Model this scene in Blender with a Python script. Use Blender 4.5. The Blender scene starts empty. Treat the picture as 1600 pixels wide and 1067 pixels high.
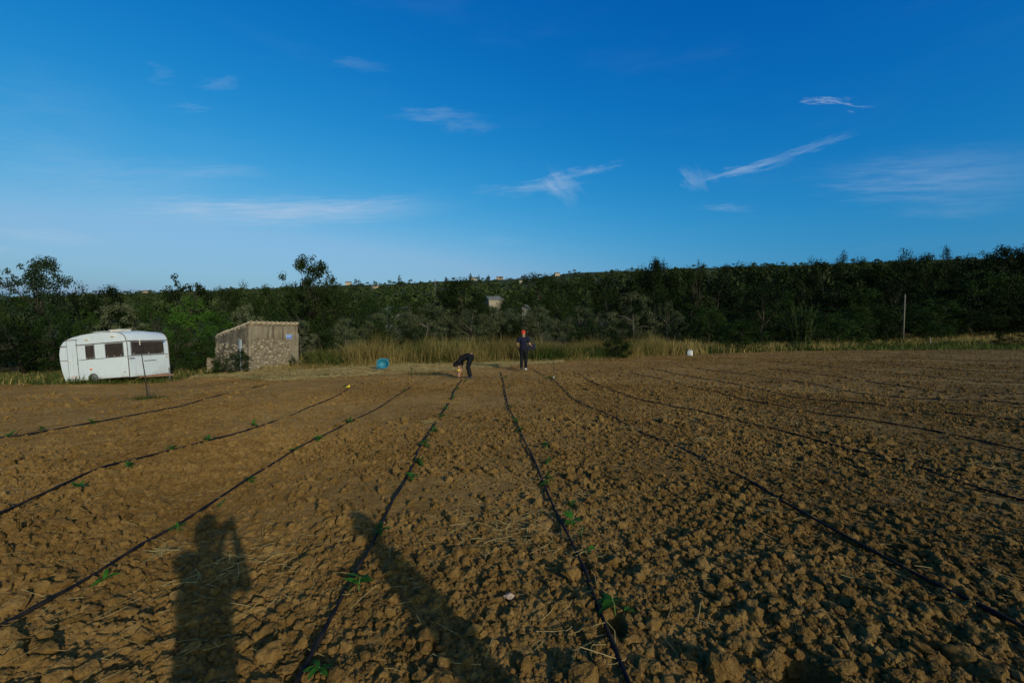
import bpy, bmesh, math, random
import numpy as np
from mathutils import Vector, Matrix, Euler

PI = math.pi
R = math.radians
sc = bpy.context.scene
col = sc.collection

# ------------------------------------------------------------------ camera, sky, sun, exposure
F = 711.0                      # focal length in pixels of the 1600 px wide photograph
H = 1.65                       # eye height
HOR = 520.0                    # row of the level horizon
PITCH = math.atan((533.5 - HOR) / F)
cam_d = bpy.data.cameras.new('camera')
cam_d.sensor_width = 36.0
cam_d.sensor_fit = 'HORIZONTAL'
cam_d.lens = 36.0 * F / 1600.0
cam_d.clip_start = 0.02
cam_d.clip_end = 6000.0
cam = bpy.data.objects.new('camera', cam_d)
cam.location = (0, 0, H)
cam.rotation_euler = (PI / 2 - PITCH, 0, 0)
col.objects.link(cam)
sc.camera = cam

SUN_EL, SUN_AZ = R(17.5), R(33.8)   # the sun stands behind the camera, to its right
S = Vector((math.cos(SUN_EL) * math.sin(SUN_AZ), -math.cos(SUN_EL) * math.cos(SUN_AZ), math.sin(SUN_EL)))
sun_d = bpy.data.lights.new('sun', 'SUN')
sun_d.energy = 3.3
sun_d.angle = R(0.55)
sun_d.color = (1.0, 0.93, 0.80)
sun = bpy.data.objects.new('sun', sun_d)
sun.rotation_euler = S.to_track_quat('Z', 'Y').to_euler()
sun.location = S * 50
col.objects.link(sun)

vs = sc.view_settings
vs.view_transform = 'Standard'
vs.look = 'None'
vs.exposure = 0.0
vs.gamma = 1.0
vs.use_curve_mapping = False
SKY_STRENGTH = 0.1
SKY_GAIN = 0.97

world = bpy.data.worlds.new('World')
sc.world = world
world.use_nodes = True


class NT:
    """small node-tree helper"""
    def __init__(self, tree):
        self.t = tree
        self.n = tree.nodes
        self.l = tree.links

    def add(self, typ, **kw):
        nd = self.n.new(typ)
        for k, v in kw.items():
            setattr(nd, k, v)
        return nd

    def put(self, sock, v):
        if v is None:
            return
        if isinstance(v, bpy.types.NodeSocket):
            self.l.new(v, sock)
        else:
            sock.default_value = v

    def math(self, op, a, b=None, c=None, clamp=False):
        nd = self.add('ShaderNodeMath', operation=op, use_clamp=clamp)
        self.put(nd.inputs[0], a)
        self.put(nd.inputs[1], b)
        self.put(nd.inputs[2], c)
        return nd.outputs[0]

    def noise(self, vec, scale, detail=4.0, rough=0.55, dist=0.0, out='Fac'):
        nd = self.add('ShaderNodeTexNoise')
        if vec is not None:
            self.put(nd.inputs['Vector'], vec)
        nd.inputs['Scale'].default_value = scale
        nd.inputs['Detail'].default_value = detail
        nd.inputs['Roughness'].default_value = rough
        nd.inputs['Distortion'].default_value = dist
        return nd.outputs[out]

    def ramp(self, fac, stops):
        nd = self.add('ShaderNodeValToRGB')
        el = nd.color_ramp.elements
        while len(el) < len(stops):
            el.new(0.5)
        for e, (p, c) in zip(el, stops):
            e.position = p
            e.color = (c[0], c[1], c[2], 1.0)
        self.put(nd.inputs[0], fac)
        return nd.outputs[0]

    def mix(self, fac, a, b, blend='MIX'):
        nd = self.add('ShaderNodeMix', data_type='RGBA', blend_type=blend)
        self.put(nd.inputs[0], fac)
        for s, v in ((nd.inputs[6], a), (nd.inputs[7], b)):
            if isinstance(v, tuple):
                v = (v[0], v[1], v[2], 1.0)
            self.put(s, v)
        return nd.outputs[2]

    def smooth(self, x, lo, hi):
        nd = self.add('ShaderNodeMapRange', interpolation_type='SMOOTHSTEP')
        self.put(nd.inputs[0], x)
        nd.inputs[1].default_value = lo
        nd.inputs[2].default_value = hi
        return nd.outputs[0]


def build_world():
    w = NT(world.node_tree)
    w.n.clear()
    out = w.add('ShaderNodeOutputWorld')
    bg = w.add('ShaderNodeBackground')
    sky = w.add('ShaderNodeTexSky', sky_type='NISHITA')
    sky.sun_disc = False
    sky.sun_elevation = SUN_EL
    sky.sun_rotation = PI - SUN_AZ
    sky.altitude = 200.0
    sky.air_density = 1.0
    sky.dust_density = 4.0
    sky.ozone_density = 2.2
    # the deep blue the film gave this sky: one response curve per channel, the same all round the sky
    sp = w.add('ShaderNodeSeparateColor')
    w.l.new(sky.outputs[0], sp.inputs[0])
    cb = w.add('ShaderNodeCombineColor')
    k = 1.0 / SKY_STRENGTH
    for i, (ref, tgt, p) in enumerate(((0.116, 0.235, 4.6), (0.175, 0.475, 1.36), (0.224, 0.71, 0.66))):
        c = w.math('MULTIPLY', sp.outputs[i], 0.05 / ref)
        curve = w.math('MINIMUM', w.math('POWER', c, p), w.math('POWER', c, 0.66 if i == 2 else 0.7))
        w.l.new(w.math('MULTIPLY', curve, tgt * SKY_GAIN * k), cb.inputs[i])
    skyc = cb.outputs[0]
    # thin cirrus: streaks at their own bearings and heights above the horizon
    tc = w.add('ShaderNodeTexCoord')
    sep = w.add('ShaderNodeSeparateXYZ')
    w.l.new(tc.outputs['Generated'], sep.inputs[0])
    az = w.math('ARCTAN2', sep.outputs[0], sep.outputs[1])
    el = w.math('ARCSINE', sep.outputs[2])
    comb = w.add('ShaderNodeCombineXYZ')
    w.l.new(az, comb.inputs[0])
    w.l.new(el, comb.inputs[1])
    total = None

    def angles(px, py):
        d = Vector(((px - 800) / F, 1.0, (HOR - py) / F)).normalized()
        return math.atan2(d.x, d.y), math.asin(d.z)
    # (x0, y0) -> (x1, y1) along the streak, half thickness in px, strength, noise stretch
    streaks = [
        (90, 324, 740, 318, 30, 0.42, 6), (120, 322, 660, 322, 18, 0.30, 7), (440, 340, 700, 300, 13, 0.12, 6), (-60, 352, 190, 384, 13, 0.27, 5), (-40, 385, 30, 392, 8, 0.3, 3),
        (735, 301, 935, 284, 12, 0.28, 4), (800, 292, 965, 258, 8, 0.22, 4), (850, 268, 905, 318, 30, 0.26, 2.2), (905, 268, 975, 258, 5, 0.25, 3),
        (1090, 284, 1260, 240, 10, 0.40, 4.5), (1200, 252, 1345, 208, 6, 0.22, 5), (1065, 262, 1105, 300, 17, 0.24, 2),
        (1245, 160, 1310, 162, 4, 0.50, 3), (1296, 161, 1370, 170, 4, 0.32, 3),
        (600, 182, 770, 184, 11, 0.17, 4), (690, 204, 780, 196, 12, 0.15, 2), (300, 134, 390, 130, 10, 0.14, 3), (225, 120, 290, 124, 14, 0.07, 3),
        (255, 172, 350, 170, 6, 0.10, 4), (500, 100, 620, 112, 9, 0.08, 4), (240, 272, 440, 268, 10, 0.16, 5), (-50, 235, 210, 262, 34, 0.10, 4),
        (1250, 286, 1760, 258, 44, 0.20, 5), (-80, 300, 420, 268, 40, 0.12, 5), (1080, 330, 1180, 325, 7, 0.20, 4), (1380, 335, 1640, 318, 14, 0.10, 5), (-100, 160, 250, 200, 70, 0.05, 3),
        (720, 372, 840, 378, 10, 0.08, 4),
    ]
    for i, (x0, y0, x1, y1, th, st, stretch) in enumerate(streaks):
        a0, e0 = angles(x0, y0)
        a1, e1 = angles(x1, y1)
        L = math.hypot(a1 - a0, e1 - e0)
        ang = math.atan2(e1 - e0, a1 - a0)
        mp = w.add('ShaderNodeMapping', vector_type='TEXTURE')
        mp.inputs['Location'].default_value = ((a0 + a1) / 2, (e0 + e1) / 2, 0)
        mp.inputs['Rotation'].default_value = (0, 0, ang)
        mp.inputs['Scale'].default_value = (L / 2, th / F * 0.85, 1)
        # ragged outline
        wob = w.add('ShaderNodeTexNoise')
        wob.inputs['Scale'].default_value = 14.0
        wob.inputs['Detail'].default_value = 10.0
        wob.inputs['Roughness'].default_value = 0.66
        mpn = w.add('ShaderNodeMapping', vector_type='POINT')
        mpn.inputs['Location'].default_value = (3.1 * i, 1.7 * i, i)
        mpn.inputs['Rotation'].default_value = (0, 0, -ang)
        w.l.new(comb.outputs[0], mpn.inputs[0])
        mps = w.add('ShaderNodeMapping', vector_type='POINT')
        mps.inputs['Scale'].default_value = (0.9, stretch * 1.5, 1)
        w.l.new(mpn.outputs[0], mps.inputs[0])
        w.l.new(mps.outputs[0], wob.inputs['Vector'])
        ma = w.add('ShaderNodeVectorMath', operation='MULTIPLY_ADD')
        sub = w.add('ShaderNodeVectorMath', operation='SUBTRACT')
        w.l.new(wob.outputs['Color'], sub.inputs[0])
        sub.inputs[1].default_value = (0.5, 0.5, 0.5)
        w.l.new(sub.outputs[0], ma.inputs[0])
        ma.inputs[1].default_value = (0.16, 0.045, 0)
        w.l.new(comb.outputs[0], ma.inputs[2])
        w.l.new(ma.outputs[0], mp.inputs[0])
        ln = w.add('ShaderNodeVectorMath', operation='LENGTH')
        w.l.new(mp.outputs[0], ln.inputs[0])
        body = w.add('ShaderNodeMapRange', interpolation_type='SMOOTHERSTEP')
        w.l.new(ln.outputs['Value'], body.inputs[0])
        body.inputs[1].default_value = 1.15
        body.inputs[2].default_value = 0.0
        fib = w.math('MULTIPLY_ADD', wob.outputs['Fac'], 2.3, -0.58, clamp=True)
        one = w.math('MULTIPLY', w.math('MULTIPLY', body.outputs[0], fib), st * 1.25)
        total = one if total is None else w.math('ADD', total, one)
    total = w.math('MINIMUM', total, 0.75)
    # the same thin veil goes on round the rest of the sky
    mpv = w.add('ShaderNodeMapping', vector_type='POINT')
    mpv.inputs['Scale'].default_value = (1.2, 5.0, 1)
    w.l.new(comb.outputs[0], mpv.inputs[0])
    veil = w.smooth(w.noise(mpv.outputs[0], 2.2, 7, 0.6), 0.5, 0.85)
    total = w.math('ADD', total, w.math('MULTIPLY', veil, 0.03))
    cloud = w.mix(total, skyc, (4.4, 5.7, 7.4))
    w.l.new(cloud, bg.inputs['Color'])
    bg.inputs['Strength'].default_value = SKY_STRENGTH
    w.l.new(bg.outputs[0], out.inputs[0])


build_world()

# ------------------------------------------------------------------ numpy noise
def _h(ix, iy, seed):
    ix = ix.astype(np.int64).astype(np.uint32)
    iy = iy.astype(np.int64).astype(np.uint32)
    h = ix * np.uint32(374761393) + iy * np.uint32(668265263) + np.uint32((seed * 2246822519) & 0xffffffff)
    h = (h ^ (h >> np.uint32(13))) * np.uint32(1274126177)
    h = (h ^ (h >> np.uint32(16))) * np.uint32(2246822519)
    return h ^ (h >> np.uint32(15))


def hashf(ix, iy, seed):
    return (_h(ix, iy, seed) >> np.uint32(8)).astype(np.float32) / np.float32(1 << 24)


def vnoise(x, y, seed=0):
    x = np.asarray(x, dtype=np.float64)
    y = np.asarray(y, dtype=np.float64)
    ix, iy = np.floor(x), np.floor(y)
    fx, fy = (x - ix), (y - iy)
    fx = fx * fx * (3 - 2 * fx)
    fy = fy * fy * (3 - 2 * fy)
    a = hashf(ix, iy, seed)
    b = hashf(ix + 1, iy, seed)
    c = hashf(ix, iy + 1, seed)
    d = hashf(ix + 1, iy + 1, seed)
    return (a + (b - a) * fx) * (1 - fy) + (c + (d - c) * fx) * fy


def fbm(x, y, seed=0, octv=4, gain=0.5):
    s, a, t = 0.0, 1.0, 0.0
    x = np.asarray(x, dtype=np.float64)
    y = np.asarray(y, dtype=np.float64)
    for o in range(octv):
        s = s + a * vnoise(x * 2 ** o + 17.3 * o, y * 2 ** o - 9.1 * o, seed + o)
        t += a
        a *= gain
    return s / t


def sstep(a, b, x):
    t = np.clip((np.asarray(x, dtype=np.float64) - a) / (b - a), 0, 1)
    return t * t * (3 - 2 * t)


# ------------------------------------------------------------------ the lie of the land
def ground_z(x, y):
    """smooth ground: a level field dipping a little to the left, a wood on a slight rise, a hill beyond the valley"""
    x = np.asarray(x, dtype=np.float64)
    y = np.asarray(y, dtype=np.float64)
    z = -0.24 * sstep(-6.0, -13.5, x) * sstep(9, 15, y) * (1 - sstep(17.5, 21, y) * sstep(-14, -11, x))
    z = z + 0.06 * (fbm(x * 0.22, y * 0.22, 5, 2) - 0.5) * sstep(3, 9, np.hypot(x, y))
    right = sstep(25, 120, x) * sstep(30, 100, y)
    z = z + 7.0 * right
    yy = np.maximum(y, 1.0)
    s = np.clip(x / yy, -1.6, 1.6)
    k = 0.120 + 0.037 * s
    t = np.clip((y - 110.0) / 740.0, 0, 1)
    hill = 850.0 * k * (t ** 1.05)
    hill = hill * (1 - 0.25 * sstep(850, 2200, y))
    hill = hill + 3.0 * (fbm(x * 0.012, y * 0.012, 9, 3) - 0.5) * sstep(110, 260, y)
    return z + np.where(y > 110, hill, 0.0)


def gz(x, y):
    return float(ground_z(np.array([x]), np.array([y]))[0])


def G(px, py):
    """the point of the ground seen at a pixel of the photograph"""
    xc, yc = (px - 800.0) / F, -(py - 533.5) / F
    d = Vector((xc, math.cos(PITCH) + yc * math.sin(PITCH), -math.sin(PITCH) + yc * math.cos(PITCH)))
    t = H / -d.z if d.z < -1e-4 else 400.0
    for _ in range(12):
        p = Vector((0, 0, H)) + d * t
        t += (p.z - gz(p.x, p.y)) / -d.z * 0.7
    return d.x * t, d.y * t


def pos(px, depth):
    return (px - 800.0) / F * depth, depth


EDGE_PX = [(-400, 604), (-150, 602), (0, 601), (90, 600), (180, 600), (262, 597), (300, 588), (360, 582), (430, 580), (480, 578), (560, 574), (640, 571), (720, 570), (800, 567),
           (860, 565), (930, 562), (1000, 558), (1080, 554), (1200, 549), (1300, 547), (1400, 544), (1500, 541.5), (1600, 540), (1800, 539), (2200, 538)]
_e = [G(*p) for p in EDGE_PX]
EDGE_AZ = np.array([math.atan2(x, y) for x, y in _e])
EDGE_R = np.array([math.hypot(x, y) for x, y in _e])


def edge_r(az):
    return np.interp(az, EDGE_AZ, EDGE_R)


HOLES = [G(907, 880), G(957, 978), G(1262, 1062), G(865, 822)]


def domes(x, y, s, seed, prob, rmin, rmax, hs):
    ix, iy = np.floor(x / s), np.floor(y / s)
    out = np.zeros(x.shape, dtype=np.float32)
    for dx in (-1, 0, 1):
        for dy in (-1, 0, 1):
            cx, cy = ix + dx, iy + dy
            h = _h(cx, cy, seed)
            f1 = ((h & np.uint32(1023)).astype(np.float32)) / 1023.0
            f2 = (((h >> np.uint32(10)) & np.uint32(1023)).astype(np.float32)) / 1023.0
            f3 = (((h >> np.uint32(20)) & np.uint32(4095)).astype(np.float32)) / 4095.0
            r = s * (rmin + (rmax - rmin) * ((f3 / prob) % 1.0))
            ddx, ddy = x - (cx + f1) * s, y - (cy + f2) * s
            ang = (f1 * 7.3 + f2 * 5.1) * 6.2832
            ca, sa = np.cos(ang), np.sin(ang)
            u, w = (ddx * ca + ddy * sa) / r, (ddy * ca - ddx * sa) / r
            au, aw = np.abs(u), np.abs(w)
            d = np.maximum(np.maximum(au, aw * (1.05 + 0.5 * f2)), (au + aw) * 0.78)      # broken, many-sided lumps
            v = np.where(f3 < prob, r * hs * np.clip((1 - d) * 1.7, 0, 1) ** 0.75 * (0.85 + 0.4 * u), 0)
            out = np.maximum(out, v.astype(np.float32))
    return out


def roughness_map(x, y):
    """where the soil is cloddy (1) and where it is crumbled fine (0)"""
    a = fbm(x * 0.45, y * 0.45, 31, 3)
    base = 0.42 + 0.25 * sstep(-3.0, 3.0, x) + 0.25 * sstep(5.0, 2.0, y) - 0.15 * sstep(6, 14, y) * sstep(1, -5, x)
    return np.clip(base + 1.3 * (a - 0.5), 0.12, 1.15)


def micro(x, y, spacing=None):
    """clods and crumbs of the tilled soil, on top of ground_z"""
    wx = x + 0.05 * (vnoise(x * 9, y * 9, 71) - 0.5) + 0.018 * (vnoise(x * 31, y * 31, 72) - 0.5)
    wy = y + 0.05 * (vnoise(x * 9, y * 9, 73) - 0.5) + 0.018 * (vnoise(x * 31, y * 31, 74) - 0.5)
    a = roughness_map(x, y)
    h = 0.075 * (fbm(x * 1.1, y * 1.1, 41, 3) - 0.5) + 0.05 * (fbm(x * 5, y * 5, 45, 3) - 0.5) * a

    def keep(s):
        return 1.0 if spacing is None else np.clip(s / (spacing * 1.6) - 0.35, 0, 1)
    for s, seed, prob, amp in ((0.26, 1, 0.40, 0.42), (0.12, 2, 0.6, 0.65), (0.07, 3, 0.75, 0.8), (0.04, 4, 0.85, 0.8)):
        h = h + domes(wx, wy, s, seed, prob, 0.2, 0.55, amp * 0.8) * a * keep(s)
    for (hx, hy), hr in zip(HOLES, (0.075, 0.085, 0.15, 0.06)):
        h = h - 0.24 * (1 - sstep(hr * 0.55, hr, np.hypot((x - hx), (y - hy) * 0.8)))
    return h


# ------------------------------------------------------------------ building helpers
def tag(o, label=None, cat=None, group=None, kind=None):
    if label:
        o['label'] = label
    if cat:
        o['category'] = cat
    if group:
        o['group'] = group
    if kind:
        o['kind'] = kind
    return o


def thing(name, label, cat, loc=(0, 0, 0), rot=(0, 0, 0), group=None):
    o = bpy.data.objects.new(name, None)
    o.empty_display_size = 0.2
    o.location = loc
    o.rotation_euler = rot
    col.objects.link(o)
    return tag(o, label, cat, group)


def link(name, me, mat=None, parent=None):
    o = bpy.data.objects.new(name, me)
    if mat is not None and not me.materials:
        me.materials.append(mat)
    col.objects.link(o)
    if parent is not None:
        o.parent = parent
    return o


def mesh_np(name, verts, faces, smooth=False):
    """faces: (n, k) array with one k"""
    me = bpy.data.meshes.new(name)
    verts = np.asarray(verts, dtype=np.float32)
    faces = np.asarray(faces, dtype=np.int32)
    n, k = faces.shape
    me.vertices.add(len(verts))
    me.vertices.foreach_set('co', verts.ravel())
    me.loops.add(n * k)
    me.loops.foreach_set('vertex_index', faces.ravel())
    me.polygons.add(n)
    me.polygons.foreach_set('loop_start', np.arange(n, dtype=np.int32) * k)
    if smooth:
        me.polygons.foreach_set('use_smooth', np.ones(n, dtype=bool))
    me.update(calc_edges=True)
    return me


def bm_obj(name, bm, mat=None, parent=None, smooth=False):
    me = bpy.data.meshes.new(name)
    bmesh.ops.recalc_face_normals(bm, faces=bm.faces[:])
    if smooth:
        for f in bm.faces:
            f.smooth = True
    bm.to_mesh(me)
    bm.free()
    return link(name, me, mat, parent)


def box(bm, c, s, rot=None, bevel=0.0):
    m = Matrix.Translation(Vector(c))
    if rot is not None:
        m = m @ Euler(rot).to_matrix().to_4x4()
    m = m @ Matrix.Diagonal((s[0], s[1], s[2], 1))
    r = bmesh.ops.create_cube(bm, size=1.0, matrix=m)
    if bevel > 0:
        ed = list({e for v in r['verts'] for e in v.link_edges})
        bmesh.ops.bevel(bm, geom=ed, offset=bevel, segments=2, affect='EDGES', profile=0.6)


def box_obj(name, c, s, mat, parent=None, rot=None, bevel=0.0, smooth=False):
    bm = bmesh.new()
    box(bm, c, s, rot, bevel)
    return bm_obj(name, bm, mat, parent, smooth)


def tube(bm, pts, rad, n=8, side=None, cap=True):
    """a closed tube through pts; rad one radius, (a, b) pair, or a list of either"""
    pts = [Vector(p) for p in pts]
    m = len(pts)
    rr = rad if isinstance(rad, list) else [rad] * m
    rr = [r if isinstance(r, tuple) else (r, r) for r in rr]
    rings = []
    prev = None
    for i, p in enumerate(pts):
        d = (pts[min(i + 1, m - 1)] - pts[max(i - 1, 0)])
        if d.length < 1e-9:
            d = Vector((0, 0, 1))
        d.normalize()
        if side is not None:
            a = Vector(side)
        elif prev is not None:
            a = prev
        else:
            a = Vector((1, 0, 0)) if abs(d.x) < 0.8 else Vector((0, 1, 0))
        a = (a - d * a.dot(d))
        if a.length < 1e-6:
            a = d.orthogonal()
        a.normalize()
        prev = a
        b = d.cross(a)
        rings.append([bm.verts.new(p + a * (rr[i][0] * math.cos(2 * PI * k / n)) + b * (rr[i][1] * math.sin(2 * PI * k / n))) for k in range(n)])
    for i in range(m - 1):
        for k in range(n):
            bm.faces.new((rings[i][k], rings[i][(k + 1) % n], rings[i + 1][(k + 1) % n], rings[i + 1][k]))
    if cap:
        bm.faces.new(list(reversed(rings[0])))
        bm.faces.new(rings[-1])
    return rings


def tube_obj(name, pts, rad, mat, parent=None, n=8, smooth=True, side=None):
    bm = bmesh.new()
    tube(bm, pts, rad, n, side)
    return bm_obj(name, bm, mat, parent, smooth)


def lathe_obj(name, prof, mat, parent=None, n=24, smooth=True):
    """prof: list of (r, z) from the bottom up; ends with r == 0 are closed"""
    bm = bmesh.new()
    rings = []
    for r, z in prof:
        if r < 1e-6:
            rings.append([bm.verts.new((0, 0, z))])
        else:
            rings.append([bm.verts.new((r * math.cos(2 * PI * k / n), r * math.sin(2 * PI * k / n), z)) for k in range(n)])
    for a, b in zip(rings, rings[1:]):
        for k in range(n):
            k2 = (k + 1) % n
            if len(a) == 1 and len(b) > 1:
                bm.faces.new((a[0], b[k2], b[k]))
            elif len(b) == 1 and len(a) > 1:
                bm.faces.new((a[k], a[k2], b[0]))
            elif len(a) > 1:
                bm.faces.new((a[k], a[k2], b[k2], b[k]))
    return bm_obj(name, bm, mat, parent, smooth)


def prism(bm, prof, y0, y1):
    """extrude a closed (x, z) outline along y"""
    a = [bm.verts.new((x, y0, z)) for x, z in prof]
    b = [bm.verts.new((x, y1, z)) for x, z in prof]
    n = len(prof)
    for k in range(n):
        bm.faces.new((a[k], a[(k + 1) % n], b[(k + 1) % n], b[k]))
    fa = bm.faces.new(list(reversed(a)))
    fb = bm.faces.new(b)
    return fa, fb


def copy_tree(o, parent=None):
    c = o.copy()
    col.objects.link(c)
    c.parent = parent
    for ch in list(o.children):
        copy_tree(ch, c)
    return c


# ------------------------------------------------------------------ materials
def lin(r, g, b):
    f = lambda v: v / 12.92 if v <= 0.04045 else ((v + 0.055) / 1.055) ** 2.4
    return (f(r / 255), f(g / 255), f(b / 255))


def mat(name, c, c2=None, scale=6.0, rough=0.7, spec=0.3, bump=0.0, bscale=40.0, metal=0.0, detail=5.0, lo=0.35, hi=0.65):
    m = bpy.data.materials.new(name)
    m.use_nodes = True
    t = NT(m.node_tree)
    p = t.n['Principled BSDF']
    tc = t.add('ShaderNodeTexCoord').outputs['Object']
    if c2 is None:
        c2 = tuple(v * 0.8 for v in c)
    t.l.new(t.ramp(t.noise(tc, scale, detail, 0.6), [(lo, c), (hi, c2)]), p.inputs['Base Color'])
    p.inputs['Roughness'].default_value = rough
    p.inputs['Specular IOR Level'].default_value = spec
    p.inputs['Metallic'].default_value = metal
    if bump:
        b = t.add('ShaderNodeBump')
        b.inputs['Strength'].default_value = bump
        b.inputs['Distance'].default_value = 0.01
        t.l.new(t.noise(tc, bscale, 6, 0.65), b.inputs['Height'])
        t.l.new(b.outputs[0], p.inputs['Normal'])
    return m


def leaf_mat(name, dark, light, trans=0.22, scale=0.9, rough=0.65):
    m = bpy.data.materials.new(name)
    m.use_nodes = True
    t = NT(m.node_tree)
    p = t.n['Principled BSDF']
    geo = t.add('ShaderNodeNewGeometry')
    oi = t.add('ShaderNodeObjectInfo')
    f = t.math('MULTIPLY_ADD', geo.outputs['Random Per Island'], 0.42, t.math('MULTIPLY', oi.outputs['Random'], 0.55))
    f = t.math('ADD', f, t.math('MULTIPLY_ADD', t.noise(geo.outputs['Position'], scale, 3, 0.5), 0.7, -0.36), clamp=True)
    c = t.ramp(f, [(0.1, dark), (0.9, light)])
    t.l.new(c, p.inputs['Base Color'])
    p.inputs['Roughness'].default_value = rough
    p.inputs['Specular IOR Level'].default_value = 0.04
    tr = t.add('ShaderNodeBsdfTranslucent')
    t.l.new(c, tr.inputs['Color'])
    mx = t.add('ShaderNodeMixShader')
    mx.inputs[0].default_value = trans
    t.l.new(p.outputs[0], mx.inputs[1])
    t.l.new(tr.outputs[0], mx.inputs[2])
    t.l.new(mx.outputs[0], t.n['Material Output'].inputs['Surface'])
    return m


def soil_material():
    m = bpy.data.materials.new('tilled_soil')
    m.use_nodes = True
    t = NT(m.node_tree)
    p = t.n['Principled BSDF']
    geo = t.add('ShaderNodeNewGeometry')
    P = geo.outputs['Position']
    oi = t.add('ShaderNodeObjectInfo')
    big = t.noise(P, 0.35, 4, 0.55)
    mid = t.noise(P, 3.0, 5, 0.6)
    fine = t.noise(P, 55.0, 5, 0.65)
    f = t.math('ADD', t.math('MULTIPLY', big, 0.55), t.math('MULTIPLY', mid, 0.45))
    f = t.math('ADD', f, t.math('MULTIPLY_ADD', fine, 0.6, -0.3))
    f = t.math('ADD', f, t.math('MULTIPLY_ADD', t.noise(P, 14.0, 3, 0.6), 0.5, -0.25))
    f = t.math('ADD', f, t.math('MULTIPLY_ADD', oi.outputs['Random'], 0.16, -0.08))
    c = t.ramp(f, [(0.25, SOIL[0]), (0.5, SOIL[1]), (0.78, SOIL[2])])
    t.l.new(c, p.inputs['Base Color'])
    p.inputs['Roughness'].default_value = 0.95
    p.inputs['Diffuse Roughness'].default_value = 0.5
    p.inputs['Specular IOR Level'].default_value = 0.08
    b0 = t.add('ShaderNodeBump')
    b0.inputs['Strength'].default_value = 0.7
    b0.inputs['Distance'].default_value = 0.05
    t.l.new(t.noise(P, 11.0, 5, 0.65), b0.inputs['Height'])
    b = t.add('ShaderNodeBump')
    b.inputs['Strength'].default_value = 0.75
    b.inputs['Distance'].default_value = 0.012
    t.l.new(b0.outputs[0], b.inputs['Normal'])
    hgt = t.math('ADD', t.noise(P, 70.0, 6, 0.7), t.math('MULTIPLY', t.noise(P, 24.0, 4, 0.6), 1.2))
    t.l.new(hgt, b.inputs['Height'])
    t.l.new(b.outputs[0], p.inputs['Normal'])
    return m


SOIL = [(0.062, 0.034, 0.0085), (0.144, 0.080, 0.0215), (0.245, 0.145, 0.046)]
M_SOIL = soil_material()


def terrain_material():
    m = bpy.data.materials.new('rough_ground')
    m.use_nodes = True
    t = NT(m.node_tree)
    p = t.n['Principled BSDF']
    geo = t.add('ShaderNodeNewGeometry')
    P = geo.outputs['Position']
    sep = t.add('ShaderNodeSeparateXYZ')
    t.l.new(P, sep.inputs[0])
    near = t.ramp(t.noise(P, 0.9, 6, 0.62), [(0.3, (0.075, 0.055, 0.018)), (0.5, (0.18, 0.11, 0.034)), (0.72, (0.07, 0.07, 0.016))])
    far = t.ramp(t.noise(P, 0.018, 6, 0.6), [(0.3, (0.022, 0.030, 0.010)), (0.52, (0.045, 0.052, 0.018)), (0.66, (0.06, 0.062, 0.022)), (0.76, (0.13, 0.08, 0.035))])
    c = t.mix(t.smooth(sep.outputs[1], 60, 130), near, far)
    tilled = t.ramp(t.noise(P, 9.0, 6, 0.7), [(0.3, SOIL[0]), (0.5, SOIL[1]), (0.75, SOIL[2])])      # the field goes on behind the camera
    c = t.mix(t.smooth(sep.outputs[1], 9.0, 4.0), c, tilled)
    bp = t.add('ShaderNodeBump')
    bp.inputs['Distance'].default_value = 0.04
    t.l.new(t.noise(P, 14.0, 6, 0.7), bp.inputs['Height'])
    t.l.new(bp.outputs[0], p.inputs['Normal'])
    t.l.new(c, p.inputs['Base Color'])
    p.inputs['Roughness'].default_value = 0.95
    p.inputs['Specular IOR Level'].default_value = 0.05
    return m


M_TERR = terrain_material()
M_BARK = mat('bark', (0.06, 0.045, 0.03), (0.025, 0.02, 0.014), 9, 0.9, 0.1, 0.6, 30)
M_BARK_PALE = mat('pale_bark', (0.10, 0.082, 0.055), (0.045, 0.036, 0.025), 7, 0.9, 0.1, 0.6, 30)
M_LEAF_DARK = leaf_mat('dark_leaves', (0.003, 0.006, 0.0015), (0.024, 0.038, 0.0075), 0.14)
M_LEAF_MID = leaf_mat('green_leaves', (0.010, 0.021, 0.004), (0.034, 0.058, 0.010))
M_LEAF_BRIGHT = leaf_mat('bright_leaves', (0.020, 0.050, 0.006), (0.055, 0.115, 0.014), 0.3)
M_LEAF_OLIVE = leaf_mat('olive_leaves', (0.036, 0.043, 0.016), (0.110, 0.118, 0.052), 0.12)
M_LEAF_ASH = leaf_mat('blue_green_leaves', (0.010, 0.020, 0.009), (0.036, 0.052, 0.022), 0.15)
M_SEEDLING = leaf_mat('seedling_leaves', (0.018, 0.065, 0.008), (0.045, 0.14, 0.016), 0.3, 12.0, 0.5)
M_HILL = leaf_mat('hillside_leaves', (0.009, 0.017, 0.004), (0.052, 0.066, 0.019), 0.1, 0.02)
M_DRY = leaf_mat('dry_grass_blades', (0.090, 0.066, 0.016), (0.42, 0.30, 0.095), 0.3, 0.5)
M_GREENGRASS = leaf_mat('green_grass_blades', (0.022, 0.036, 0.006), (0.078, 0.098, 0.019), 0.3, 0.6)
M_STRAW = leaf_mat('straw', (0.17, 0.115, 0.035), (0.50, 0.365, 0.14), 0.1, 2.0)
M_HOSE = mat('drip_hose_plastic', (0.007, 0.007, 0.009), (0.045, 0.030, 0.016), 5, 0.65, 0.08, lo=0.45, hi=0.75)

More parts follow.
